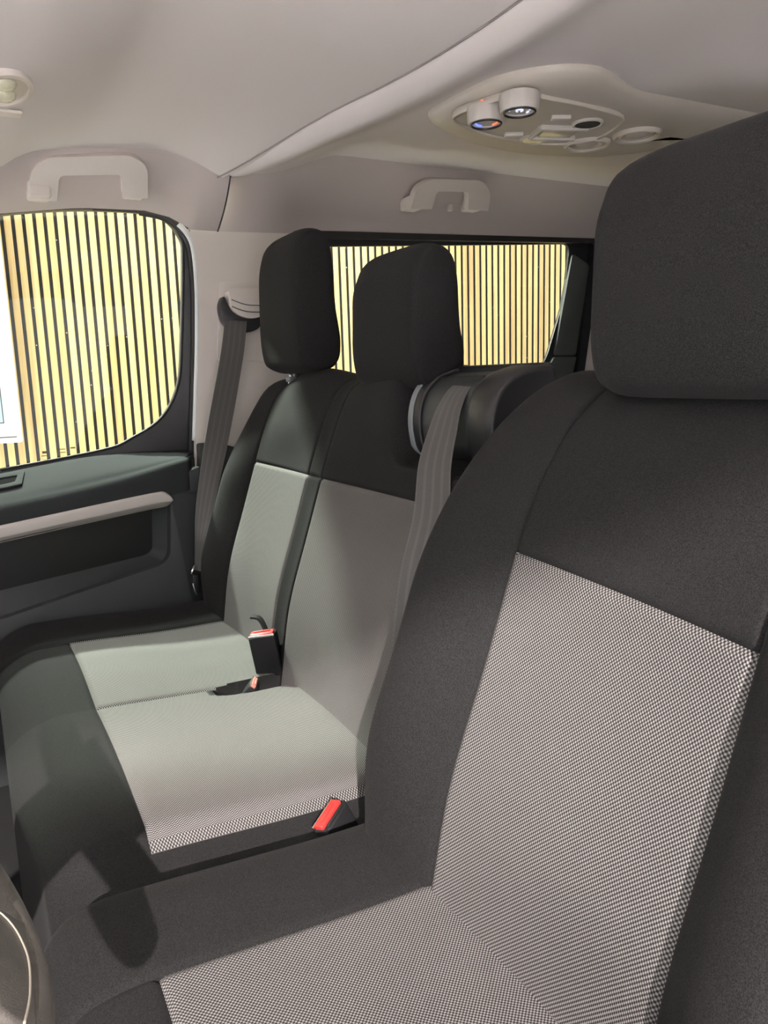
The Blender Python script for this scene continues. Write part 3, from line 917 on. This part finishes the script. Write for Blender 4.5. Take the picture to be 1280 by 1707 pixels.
for (vx_, vy_) in ((1.305, -1.345), (1.40, -1.290)):
    v0 = lathe('air_vent', [(0.052, 0), (0.052, 0.004), (0.047, 0.010), (0.042, 0.008), (0.040, 0.001)], (vx_ * KS, vy_ * KS, KZ + 0.003), (0, 0, -1), CONSOLE, con, 36)
    lathe('vent_dish', [(0.041, 0.0), (0.041, 0.002), (0.033, 0.007), (0.024, 0.004), (0.017, 0.008), (0.004, 0.0085)], (vx_ * KS, vy_ * KS, KZ + 0.003), (0, 0, -1), CONSOLE, v0, 32)

# reading lamp on the front headliner
LX, LY, LZ = 1.555, -0.108, 1.497
rl = thing('reading_lamp', 'small oval reading lamp in the front headliner', 'lamp', (LX, LY, LZ))
LZ0 = roof_front(LX, (LY - ridge_y(LX) + 0.012) / (0.72 - ridge_y(LX) + 0.012)).z - 0.010
el = [(LX + 0.085 * math.cos(a) * (1.0 - 0.15 * math.sin(a)), LY + 0.055 * math.sin(a)) for a in [2 * math.pi * k / 36 for k in range(36)]]
eli = [((a - LX) * 0.84 + LX, (b - LY) * 0.84 + LY) for a, b in el]
plate('lamp_bezel', el, [eli], lambda a, b, d: Vector((a, b, LZ0 + d + 0.16 * (LY - b))), 0.02, TRIM, rl, bev=0.003)
plate('lamp_dish', eli, [], lambda a, b, d: Vector((a, b, LZ0 + 0.006 + d + 0.16 * (LY - b))), 0.01, CONSOLE, rl)
for (dx, dy) in ((-0.028, -0.005), (0.032, -0.008)):
    lathe('bulb_lens', [(0.021, 0), (0.019, 0.006), (0.012, 0.011), (0.003, 0.0135)], (LX + dx, LY + dy, LZ0 + 0.008 - 0.16 * dy), (0, 0, -1), LAMPGLASS, rl, 24)
box_part('lamp_switch', (0.03, 0.045, 0.006), (LX + 0.115, LY - 0.02, LZ0 + 0.004), TRIM, rl, bev=0.002)


# ================================================================ seats
def bump01(t):
    return math.sin(max(0, min(1, t)) * math.pi) ** 1.0 if 0 < t < 1 else 0.0


def groove(dist, depth=0.004, s=0.0035):
    return -depth * math.exp(-(dist / s) ** 2)


def headrest(parent, cx, wd, z0, z1, yf, label=None):
    """wedge shaped pad, thicker at its foot, on two steel posts"""
    h = z1 - z0
    prof = [(yf - 0.002, z0 + 0.035), (yf + 0.004, z0 + h * 0.35), (yf, z0 + h * 0.70), (yf - 0.012, z1 - 0.035), (yf - 0.028, z1 - 0.008), (yf - 0.055, z1), (yf - 0.082, z1 - 0.012),
            (yf - 0.095, z1 - h * 0.22), (yf - 0.102, z0 + h * 0.42), (yf - 0.108, z0 + 0.06), (yf - 0.096, z0 + 0.014), (yf - 0.055, z0 - 0.002), (yf - 0.016, z0 + 0.010)]
    P = catmull([(a, b, 0) for a, b in prof], 5, closed=True)
    c = Vector((yf - 0.055, (z0 + z1) / 2, 0))
    loops = []; rs = 0.030
    seq = [(0.0, 0.62), (0.0015, 0.80)] + [(rs * (1 - math.cos(a)), 1 - 0.0 - (rs * (1 - math.sin(a)))) for a in []]
    # side panel, seam, front wrap, mirrored
    lat = [(-0.003, 0.15), (-0.002, 0.40), (0.000, 0.62), (0.002, 0.76), (0.005, 0.87), (0.010, 0.935), (0.016, 0.966), (0.0185, 0.966), (0.021, 0.974), (0.030, 0.990), (0.045, 0.998)]
    full = [(-wd / 2 + a, s) for a, s in lat] + [(wd * t, 1.0 + 0.006 * math.cos(t * math.pi)) for t in (-0.28, -0.2, -0.1, 0, 0.1, 0.2, 0.28)] + [(wd / 2 - a, s) for a, s in reversed(lat)]
    for (x, s) in full:
        lp = []
        for p in P:
            d = p - c
            k_ = 1 - (1 - s) * 0.10 / 0.055 * 0.7 if s > 0.85 else 0.809 * s / 0.85
            ins = (1 - s) * 0.10           # inset in metres, along the direction from the centre
            q = c + d * (k_ if s <= 0.85 else 1 - ins / max(0.05, d.length) * 0.9)
            # top corners of the pad fall away towards its sides
            fall = 0.010 * (abs(x) / (wd / 2)) ** 4 * sstep((p.y - (z0 + h * 0.55)) / (h * 0.45)) * 1.0
            lp.append(Vector((cx + x, q.x, q.y - fall)))
        loops.append(lp)
    hd = loft('headrest', loops, FABRIC, parent)
    for s in (-1, 1):
        px = cx + s * wd * 0.23
        tube('headrest_post', [(px, yf - 0.055, z0 + 0.03), (px, yf - 0.052, z0 - 0.012), (px, yf - 0.045, z0 - 0.05)], 0.006, CHROME, hd, 10)
        box_part('post_collar', (0.026, 0.020, 0.014), (px, yf - 0.052, z0 - 0.016), GREY, hd, bev=0.004)
    return hd


# ---- driver seat
drv = thing('driver_seat', 'near driver seat in charcoal cloth with dotted grey centre panels', 'car seat', (0.545, -0.22, 0.0))
DP = [(0.30, -0.398), (0.407, -0.427), (0.60, -0.484), (0.797, -0.549), (0.95, -0.622), (1.02, -0.66)]
DX0, DX1, DI0, DI1, DC = 0.235, 0.855, 0.380, 0.707, 0.545
DTOP = 0.792


def drv_deform(p, b):
    x, h, d = p                  # lateral, height (z), depth (0 front .. -T back)
    z = h
    # shoulders taper
    k = sstep((h - 0.80) / 0.22)
    x = DC + (x - DC) * (1 - 0.20 * k * k)
    o = d
    fr = 1.0 if b.z > -0.02 else max(0.0, 1 + (b.z + 0.02) / 0.06)     # bulges fade towards the back shell
    ax = abs(b.x - DC); wi = (DI1 - DI0) / 2; wo = (DX1 - DX0) / 2
    if ax > wi:
        t = (ax - wi) / (wo - wi)
        o += fr * 0.050 * math.sin(min(1, t * 1.15) * math.pi * 0.62) * (1 - 0.75 * sstep((h - 0.72) / 0.25)) * (0.45 + 0.55 * sstep((h - 0.34) / 0.22))
    else:
        o += fr * (-0.012 * (1 - (ax / wi) ** 2)) * (1 - sstep((h - 0.78) / 0.2))
    # lumbar belly and upper panel
    o += fr * 0.012 * math.exp(-((h - 0.52) / 0.12) ** 2)
    if b.z > -1e-4:
        for s in (DI0, DI1):
            o += groove(b.x - s, 0.0045)
        if DI0 <= b.x <= DI1: o += groove(b.y - DTOP, 0.0045)
    z -= 0.022 * max(0.0, min(1.0, (DI1 - b.x) / 0.327)) * sstep((1.0 - h) / 0.12)
    y = smooth_interp(DP, z)
    # roll the top edge back
    y -= 0.045 * sstep((h - 0.90) / 0.12) ** 2
    return Vector((x, y + o * 0.96, z + o * 0.24))


def drv_cls(c, ax, side):
    if ax == 2 and side == 1 or (ax == 2 and False):
        if DI0 < c.x < DI1: return 'insert' if c.y < DTOP else 'upper'
        return 'bolster_near' if c.x < DI0 else 'bolster_far'
    if ax == 1 and side == 1: return 'upper'
    if ax == 0: return ('bolster_near' if side < 0 else 'bolster_far') if c.z > -0.075 else 'shell'
    return 'shell'


soft_box(stations(DX0, DX1, 0.012, (DI0, DI1)), stations(0.33, 1.005, 0.014, (DTOP,)), stations(-0.15, 0.0, 0.013), (0.040, 0.040, 0.040), drv_deform, drv_cls,
         {'insert': ('back_insert', WEAVE), 'upper': ('upper_panel', FABRIC), 'bolster_near': ('side_bolster', FABRIC), 'bolster_far': ('side_bolster', FABRIC), 'shell': ('backrest', DARK)}, drv, root='shell')
headrest(drv, 0.527, 0.275, 0.968, 1.222, -0.612)

DCI = -0.108      # front seam of the cushion insert


def dcush_deform(p, b):
    x, y, z = p
    ax = abs(b.x - DC); wi = (DI1 - DI0) / 2 + 0.003; wo = (0.865 - 0.225) / 2
    f = max(0.0, min(1.0, (b.z - 0.24) / 0.12))
    if ax > wi:
        t = (ax - wi) / (wo - wi); z += f * 0.018 * math.sin(min(1.0, t * 1.1) * math.pi * 0.6) * (1 - 0.5 * sstep((b.y + 0.02) / 0.1))
    else:
        z -= f * 0.008 * (1 - (ax / wi) ** 2)
    z += f * 0.014 * sstep((y + 0.40) / 0.35) - f * 0.014 * sstep((y + 0.09) / 0.10)
    if b.z > 0.3995:
        for s in (DI0, 0.715): 
            if b.y < DCI + 0.2: z += groove(b.x - s, 0.004)
        if DI0 < b.x < 0.715: z += groove(b.y - DCI, 0.004)
    # front edge bows forward in the middle
    y += 0.004 * (1 - (ax / wo) ** 2) * sstep((y + 0.12) / 0.15)
    return Vector((x, y, z))


def dcush_cls(c, ax, side):
    if ax == 2 and side == 1:
        if DI0 < c.x < 0.715 and c.y < DCI: return 'insert'
        return 'front' if DI0 < c.x < 0.715 else ('bn' if c.x < DI0 else 'bf')
    if ax == 2: return None
    if ax == 1 and side == 1: return 'front' if c.z > 0.28 else 'skirt'
    if ax == 0: return ('bn' if side < 0 else 'bf') if c.z > 0.25 else 'skirt'
    return 'skirt'


soft_box(stations(0.225, 0.865, 0.012, (DI0, 0.715)), stations(-0.50, -0.005, 0.014, (DCI,)), stations(0.17, 0.40, 0.015), (0.032, 0.05, 0.042), dcush_deform, dcush_cls,
         {'insert': ('cushion_insert', WEAVE), 'front': ('front_panel', FABRIC), 'bn': ('side_bolster', FABRIC), 'bf': ('side_bolster', FABRIC), 'skirt': ('cushion', DARK)}, drv, root='skirt')
# pedestal down to the floor, white adjuster tab and recline knob on the door side
ped = box_part('pedestal', (0.46, 0.42, 0.21), (DC, -0.22, 0.105), DARK, drv, bev=0.02)
box_part('adjuster_tab', (0.012, 0.045, 0.030), (0.232, -0.455, 0.43), PAINT, drv, Matrix.Rotation(0.3, 3, 'X'), 0.004)

# ---- passenger bench
ben = thing('passenger_bench', 'two-place passenger bench in charcoal cloth with dotted grey panels', 'car seat', (1.46, -0.26, 0.0))
BP = [(0.30, -0.500), (0.401, -0.522), (0.602, -0.567), (0.816, -0.633), (0.95, -0.685), (1.05, -0.725)]
BX0, BX1 = 0.925, 1.985
I2a, I2b, I1a, I1b = 1.000, 1.450, 1.520, 1.865
BTOP = 0.796


def bback_deform(p, b):
    x, h, d = p; z = h; o = d
    fr = 1.0 if b.z > -0.02 else max(0.0, 1 + (b.z + 0.02) / 0.06)
    up = sstep((h - 0.80) / 0.10)
    k = sstep((h - 0.86) / 0.18)
    x = 1.455 + (x - 1.455) * (1 - 0.055 * k * k)
    if b.x > I1b:
        t = (b.x - I1b) / (BX1 - I1b)
        o += fr * 0.045 * math.sin(min(1, t * 1.1) * math.pi * 0.6) * (1 - 0.8 * sstep((h - 0.72) / 0.25)) * (0.4 + 0.6 * sstep((h - 0.34) / 0.2))
    for a, c in ((I2a, I2b), (I1a, I1b)):
        if a < b.x < c:
            t = (b.x - a) / (c - a)
            o += fr * (lerp(-0.012, 0.014, up) * math.sin(t * math.pi))
    if I2b <= b.x <= I1a:
        o -= fr * 0.004 * math.sin((b.x - I2b) / (I1a - I2b) * math.pi)
    o += fr * 0.010 * math.exp(-((h - 0.52) / 0.12) ** 2)
    if b.z > -1e-4:
        for s in (I2a, I2b, I1a, I1b): o += groove(b.x - s, 0.0045)
        if I2a < b.x < I1b: o += groove(b.y - BTOP, 0.0045)
    # notch for the belt tower at the inboard shoulder
    y = smooth_interp(BP, z) - 0.04 * sstep((h - 0.93) / 0.12) ** 2
    dome = 0.020 * (sstep((h - 0.9) / 0.12)) * (math.sin(max(0, min(1, (b.x - I1a) / (I1b - I1a))) * math.pi) + math.sin(max(0, min(1, (b.x - I2a) / (I2b - I2a))) * math.pi) - 0.6)
    drop = 0.150 * sstep((1.225 - b.x) / 0.07) * sstep((h - 0.815) / 0.20)
    return Vector((x, y + o * 0.96, z + o * 0.24 + dome - drop))


def bback_cls(c, ax, side):
    if ax == 2 and side == 1:
        if c.y < BTOP:
            if I2a < c.x < I2b: return 'ins2'
            if I1a < c.x < I1b: return 'ins1'
            if I2b < c.x < I1a: return 'strip'
            return 'bn' if c.x < I2a else 'bf'
        if c.x < I2a: return 'bn'
        if c.x < I2b: return 'up2'
        if c.x < I1a: return 'strip'
        if c.x < I1b: return 'up1'
        return 'bf'
    if ax == 1 and side == 1:
        return 'up2' if c.x < I2b else ('strip' if c.x < I1a else 'up1')
    if ax == 0: return ('bn' if side < 0 else 'bf') if c.z > -0.08 else 'shell'
    return 'shell'


soft_box(stations(BX0, BX1, 0.014, (I2a, I2b, I1a, I1b)), stations(0.33, 1.018, 0.015, (BTOP,)), stations(-0.14, 0.0, 0.014), (0.035, 0.035, 0.035), bback_deform, bback_cls,
         {'ins1': ('back_insert', WEAVE), 'ins2': ('back_insert', WEAVE), 'strip': ('centre_strip', FABRIC), 'up1': ('upper_panel', FABRIC), 'up2': ('upper_panel', FABRIC),
          'bn': ('side_bolster', FABRIC), 'bf': ('side_bolster', FABRIC), 'shell': ('backrest', DARK)}, ben, root='shell')
headrest(ben, 1.772, 0.268, 1.014, 1.336, -0.672)
headrest(ben, 1.282, 0.258, 0.972, 1.228, -0.686)

BCI = -0.152
BCX0, BCX1 = 0.985, 2.02


def slot_amt(x, y):
    ex = (x - 1.426) / 0.032; ey = (y + 0.475) / 0.105
    r2 = abs(ex) ** 3 + abs(ey) ** 3
    return 1 - sstep((r2 - 0.6) / 0.5)


def bcush_deform(p, b):
    x, y, z = p
    f = max(0.0, min(1.0, (b.z - 0.24) / 0.12))
    if b.x > 1.865:
        t = (b.x - 1.865) / (BCX1 - 1.865); z += f * 0.020 * math.sin(min(1.0, t * 1.1) * math.pi * 0.6)
    else:
        for a, c in ((0.985, 1.45), (1.45, 1.865)):
            if a < b.x < c:
                z += f * (-0.006 + 0.012 * math.sin((b.x - a) / (c - a) * math.pi) * sstep((b.y + 0.5) / 0.3))
    z += f * 0.012 * sstep((y + 0.42) / 0.3) - f * 0.030 * sstep((y + 0.09) / 0.11)
    y -= 0.03 * sstep((1.3 - b.x) / 0.35) * sstep((b.y + 0.15) / 0.13)
    x -= 2.2 * max(0.0, min(0.051, 0.384 - b.z)) * sstep((1.06 - b.x) / 0.075)
    if b.z > 0.3995:
        if b.y > -0.41 and b.y < BCI: z += groove(b.x - 1.45, 0.005, 0.005)
        z += groove(b.x - 1.865, 0.004)
        if b.x < 1.865: z += groove(b.y - BCI, 0.004)
        z -= 0.045 * slot_amt(b.x, b.y)
    return Vector((x, y, z))


def bcush_cls(c, ax, side):
    if ax == 2 and side == 1:
        if abs((c.x - 1.426) / 0.032) ** 3 + abs((c.y + 0.475) / 0.105) ** 3 < 1.35: return 'slot'
        if c.x < 1.865 and c.y < BCI: return 'insert'
        return 'front' if c.x < 1.865 else 'bf'
    if ax == 2: return None
    if ax == 1 and side == 1: return 'front'
    if ax == 0:
        if side < 0: return 'insert' if (c.z > 0.383 and c.y < BCI) else 'bn'
        return 'bf'
    return 'skirt'


soft_box(stations(BCX0, BCX1, 0.013, (1.45, 1.865, 1.40)), stations(-0.56, 0.006, 0.012, (BCI,)), stations(0.12, 0.40, 0.011), (0.022, 0.055, 0.024), bcush_deform, bcush_cls,
         {'insert': ('cushion_insert', WEAVE), 'front': ('front_panel', FABRIC), 'bn': ('side_panel', FABRIC), 'bf': ('side_bolster', FABRIC), 'skirt': ('cushion', DARK), 'slot': ('buckle_slot', SEAL)}, ben, uvfn=lambda b: (b.x - (0.40 - b.z), b.y), root='skirt')
box_part('pedestal', (0.90, 0.42, 0.16), (1.48, -0.28, 0.08), DARK, ben, bev=0.02)

# belt tower on the inboard shoulder of the bench
TP = [(-0.702, 0.862), (-0.688, 0.895), (-0.687, 0.935), (-0.700, 0.972), (-0.728, 0.997), (-0.765, 1.009), (-0.79, 1.012), (-0.806, 1.011), (-0.812, 1.004), (-0.813, 0.98), (-0.813, 0.90), (-0.81, 0.85), (-0.76, 0.84)]
tp = catmull([(a, b, 0) for a, b in TP], 4, closed=True)
tc_ = Vector((-0.755, 0.925, 0))


def tower(name, x0, x1, mt, k=1.0, r=0.010, par=None):
    loops = []
    e = r * 0.12 / 0.01 * 0.1
    for (x, s) in ((x0, 1 - r * 9), (x0, 1 - r * 4.5), (x0 + r * 0.3, 1 - r * 1.6), (x0 + r, 1.0), (x1 - r, 1.0), (x1 - r * 0.3, 1 - r * 1.6), (x1, 1 - r * 4.5), (x1, 1 - r * 9)):
        loops.append([Vector((x, tc_.x + (p.x - tc_.x) * s * k, tc_.y + (p.y - tc_.y) * s * k)) for p in tp])
    return loft(name, loops, mt, par)


bt = tower('belt_tower', 0.940, 1.014, BLACK, 1.0, 0.016, ben)
tower('tower_outer_cheek', 1.150, 1.178, BLACK, 1.0, 0.008, bt)
tower('tower_core', 1.008, 1.155, DARK, 0.90, 0.002, bt)
tower('tower_edge_trim', 1.170, 1.184, GREY, 1.035, 0.002, bt)
box_part('tower_cap', (0.232, 0.040, 0.016), (1.060, -0.792, 1.005), BLACK, bt, bev=0.006)
box_part('belt_slot', (0.13, 0.046, 0.012), (1.080, -0.748, 0.984), SEAL, bt, Matrix.Rotation(0.35, 3, 'X'), 0.004)

# ---- second row seat back, partly in view behind the driver seat
rs = thing('rear_seat', 'dark second-row seat top behind the driver seat', 'car seat', (1.3, -1.9, 0.0))


def rs_def(p, b):
    x, h, d = p
    k = sstep((h - 0.75) / 0.25)
    x = 1.45 + (x - 1.45) * (1 - 0.10 * k * k)
    return Vector((x, -1.70 - 0.30 * (h - 0.3) + d, h))


soft_box(stations(0.95, 1.95, 0.05), stations(0.30, 1.00, 0.05), stations(-0.13, 0, 0.03), 0.05, rs_def, lambda c, ax, s: 'b', {'b': ('backrest', FABRIC)}, rs)
soft_box(stations(0.95, 1.95, 0.05), stations(-1.75, -1.28, 0.05), stations(0.22, 0.42, 0.05), 0.05, lambda p, b: p, lambda c, ax, s: 'b', {'b': ('cushion', FABRIC)}, rs)
box_part('pedestal', (0.8, 0.36, 0.23), (1.45, -1.52, 0.115), DARK, rs, bev=0.02)

# ================================================================ belts and buckles
b1 = thing('seat_belt', 'grey seat belt hanging from beige loop on the door pillar', 'seat belt', (2.08, -0.67, 1.2), 'front seat belts')
ribbon('webbing', [(2.086, -0.672, 1.175), (2.072, -0.665, 1.145), (2.05, -0.64, 1.05), (2.03, -0.585, 0.86), (2.018, -0.535, 0.68), (2.010, -0.505, 0.55), (2.008, -0.500, 0.50)],
       [(0.0, -0.058, -0.004), (0.0, -0.062, 0.0), (0.0, -0.064, 0.0), (-0.004, -0.064, 0), (-0.02, -0.045, 0), (-0.03, -0.012, 0), (-0.03, -0.01, 0)], 0.0016, WEB, b1)
# black guide ring: crescent open to the belt
gr = plate('guide_ring', [(p.x, p.y) for p in catmull([(-0.640, 1.222, 0), (-0.629, 1.205, 0), (-0.628, 1.180, 0), (-0.637, 1.152, 0), (-0.66, 1.132, 0), (-0.70, 1.128, 0), (-0.733, 1.140, 0), (-0.742, 1.165, 0), (-0.735, 1.182, 0), (-0.70, 1.172, 0), (-0.665, 1.180, 0), (-0.650, 1.200, 0)], 4, closed=True)],
           [], lambda a, b, d: Vector((2.076 + d, a, b)), 0.030, BLACK, b1, bev=0.005)
cap_o = catmull([(-0.655, 1.240, 0), (-0.652, 1.215, 0), (-0.654, 1.195, 0), (-0.672, 1.175, 0), (-0.705, 1.165, 0), (-0.740, 1.172, 0), (-0.757, 1.200, 0), (-0.755, 1.236, 0), (-0.735, 1.246, 0), (-0.69, 1.246, 0)], 4, closed=True)
cp_ = [(p.x, p.y) for p in cap_o]
cap = plate('loop_cover', cp_, [], lambda a, b, d: Vector((2.062 + d + 0.010 * sstep((b - 1.215) / 0.03), a, b)), 0.045, TRIM, b1, bev=0.007, seg=4)
for zz in (1.213, 1.195):
    tube('cover_line', [(2.0605, -0.655 - 0.09 * t, zz - 0.014 * math.sin(min(1, t * 1.6) * math.pi / 2)) for t in rng(0, 1, 10)], 0.0012, REVEAL, cap, 6)
# lower anchor
tube('anchor_tongue', [(2.012, -0.492, 0.515), (2.012, -0.485, 0.50), (2.012, -0.480, 0.49)], 0.004, CHROME, b1, 8)
box_part('anchor_bracket', (0.012, 0.018, 0.05), (2.012, -0.492, 0.465), BLACK, b1, bev=0.003)
box_part('anchor_tab', (0.004, 0.006, 0.035), (2.004, -0.486, 0.452), CHROME, b1, Matrix.Rotation(-0.2, 3, 'X'), 0.001)

b2 = thing('seat_belt', 'grey ribbed seat belt running down from tower on bench backrest', 'seat belt', (1.06, -0.70, 0.95), 'front seat belts')
ribbon('webbing', [(1.064, -0.752, 0.990), (1.060, -0.715, 0.978), (1.050, -0.686, 0.950), (1.036, -0.662, 0.912), (1.014, -0.632, 0.86), (0.980, -0.602, 0.786), (0.962, -0.566, 0.70), (0.945, -0.535, 0.56), (0.935, -0.515, 0.44), (0.93, -0.51, 0.36)],
       [(-0.056, 0.0, 0), (-0.056, -0.002, 0.0), (-0.056, -0.008, 0.0), (-0.052, -0.020, 0), (-0.048, -0.030, 0), (-0.044, -0.036, 0), (-0.04, -0.040, 0), (-0.03, -0.045, 0), (-0.02, -0.05, 0), (-0.01, -0.05, 0)], 0.0016, WEB, b2)


def basis(up, side):
    u = Vector(up).normalized(); s = Vector(side); s = (s - u * s.dot(u)).normalized(); f = s.cross(u)
    return Matrix((s, f, u)).transposed()     # columns: width, depth, length


def buckle(label, top, up, side, length, red, strap_to, mtl=RED, wd=0.056, dp=0.026):
    t = thing('buckle', label, 'buckle', top, 'seat belt buckles')
    R = basis(up, side); top = Vector(top); u = R @ Vector((0, 0, 1))
    body = box_part('body', (wd, dp, length), top - u * (length / 2), BUCKLE, t, R, 0.004)
    # red release button with raised rim, slot and bright lip
    c = top + u * 0.001
    bt_ = box_part('release_button', (wd * 0.88, dp * 0.62, 0.010), c + R @ Vector((0, -dp * 0.12, 0)), mtl, t, R, 0.002)
    box_part('button_ridge', (wd * 0.62, dp * 0.10, 0.004), c + R @ Vector((0, -dp * 0.05, 0.0055)), mtl, bt_, R, 0.001)
    box_part('bright_lip', (wd * 0.96, 0.0022, 0.005), c + R @ Vector((0, -dp * 0.48, 0.001)), CHROME, t, R, 0.0008)
    box_part('tongue_slot', (wd * 0.7, dp * 0.16, 0.004), c + R @ Vector((0, dp * 0.36, 0.0)), SEAL, t, R, 0.0008)
    tube('stalk', [top - u * length * 0.95, top - u * (length + 0.02), Vector(strap_to)], 0.010, BLACK, t, 8, flat=0.5)
    return t


buckle('upright black buckle with red button between the two passenger places', (1.478, -0.492, 0.478), (-0.02, 0.16, 1.0), (0.5, 0.87, 0), 0.092, RED, (1.47, -0.53, 0.36), RED, 0.056, 0.034)
buckle('pale buckle lying in the slot of the bench cushion', (1.428, -0.452, 0.394), (-0.25, -0.45, 0.62), (0.75, -0.35, 0), 0.05, PINK, (1.415, -0.47, 0.355), PINK, 0.042, 0.018)
buckle('red buckle between driver cushion and bench', (0.918, -0.388, 0.392), (0.02, 0.36, 0.80), (0.45, -0.90, 0), 0.07, RED, (0.895, -0.45, 0.30))
# loose tongue strap behind the upright buckle
st = thing('belt_stub', 'short black strap end behind the upright buckle', 'strap', (1.55, -0.50, 0.47))
ribbon('strap', [(1.508, -0.527, 0.40), (1.535, -0.520, 0.46), (1.552, -0.512, 0.487), (1.562, -0.497, 0.492)], [(0.016, -0.012, 0)] * 4, 0.004, BLACK, st, 6)

# ================================================================ steering wheel
sw_c = Vector((0.515, 0.122, 0.742))
whl = thing('steering_wheel', 'dark leather steering wheel edge at lower left', 'steering wheel', sw_c)
tl = math.radians(38)
eu = Vector((0, math.sin(tl), math.cos(tl))); ex_ = Vector((1, 0, 0)); en = ex_.cross(eu)   # en points forward/down
if en.y > 0: en = -en                                                                         # towards the driver
Rw = 0.185
tube('rim', [sw_c + ex_ * Rw * math.cos(a) + eu * Rw * math.sin(a) for a in [2 * math.pi * k / 72 for k in range(72)]], 0.017, LEATHER, whl, 16, closed=True)


def face_plate(nm, pts, z0, th, mt, par, bev=0.006):
    return plate(nm, pts, [], lambda a, b, d: sw_c + ex_ * a + eu * b + en * (z0 + th - d), th, mt, par, bev=bev, seg=3)


hub = face_plate('hub', round_poly([(-0.075, 0.05), (0.075, 0.05), (0.07, -0.07), (0.03, -0.095), (-0.03, -0.095), (-0.07, -0.07)], 0.03), -0.01, 0.05, DARK, whl, 0.012)
for sx in (-1, 1):
    face_plate('spoke', [(sx * 0.06, 0.035), (sx * 0.178, 0.03), (sx * 0.178, -0.025), (sx * 0.06, -0.05)], -0.008, 0.026, LEATHER, whl)
face_plate('spoke', [(-0.045, -0.08), (0.045, -0.08), (0.06, -0.178), (-0.06, -0.178)], -0.008, 0.024, LEATHER, whl)
tube('spoke_trim_line', [sw_c + ex_ * p.x + eu * p.y + en * 0.0160 for p in catmull([(-0.055, -0.162, 0), (-0.02, -0.170, 0), (0.02, -0.170, 0), (0.046, -0.150, 0), (0.040, -0.10, 0)], 6)], 0.0009, LINE, whl, 8)
tube('steering_column', [sw_c - en * 0.005, sw_c - en * 0.20, sw_c - en * 0.42], [0.055, 0.06, 0.065], DARK, whl, 16)
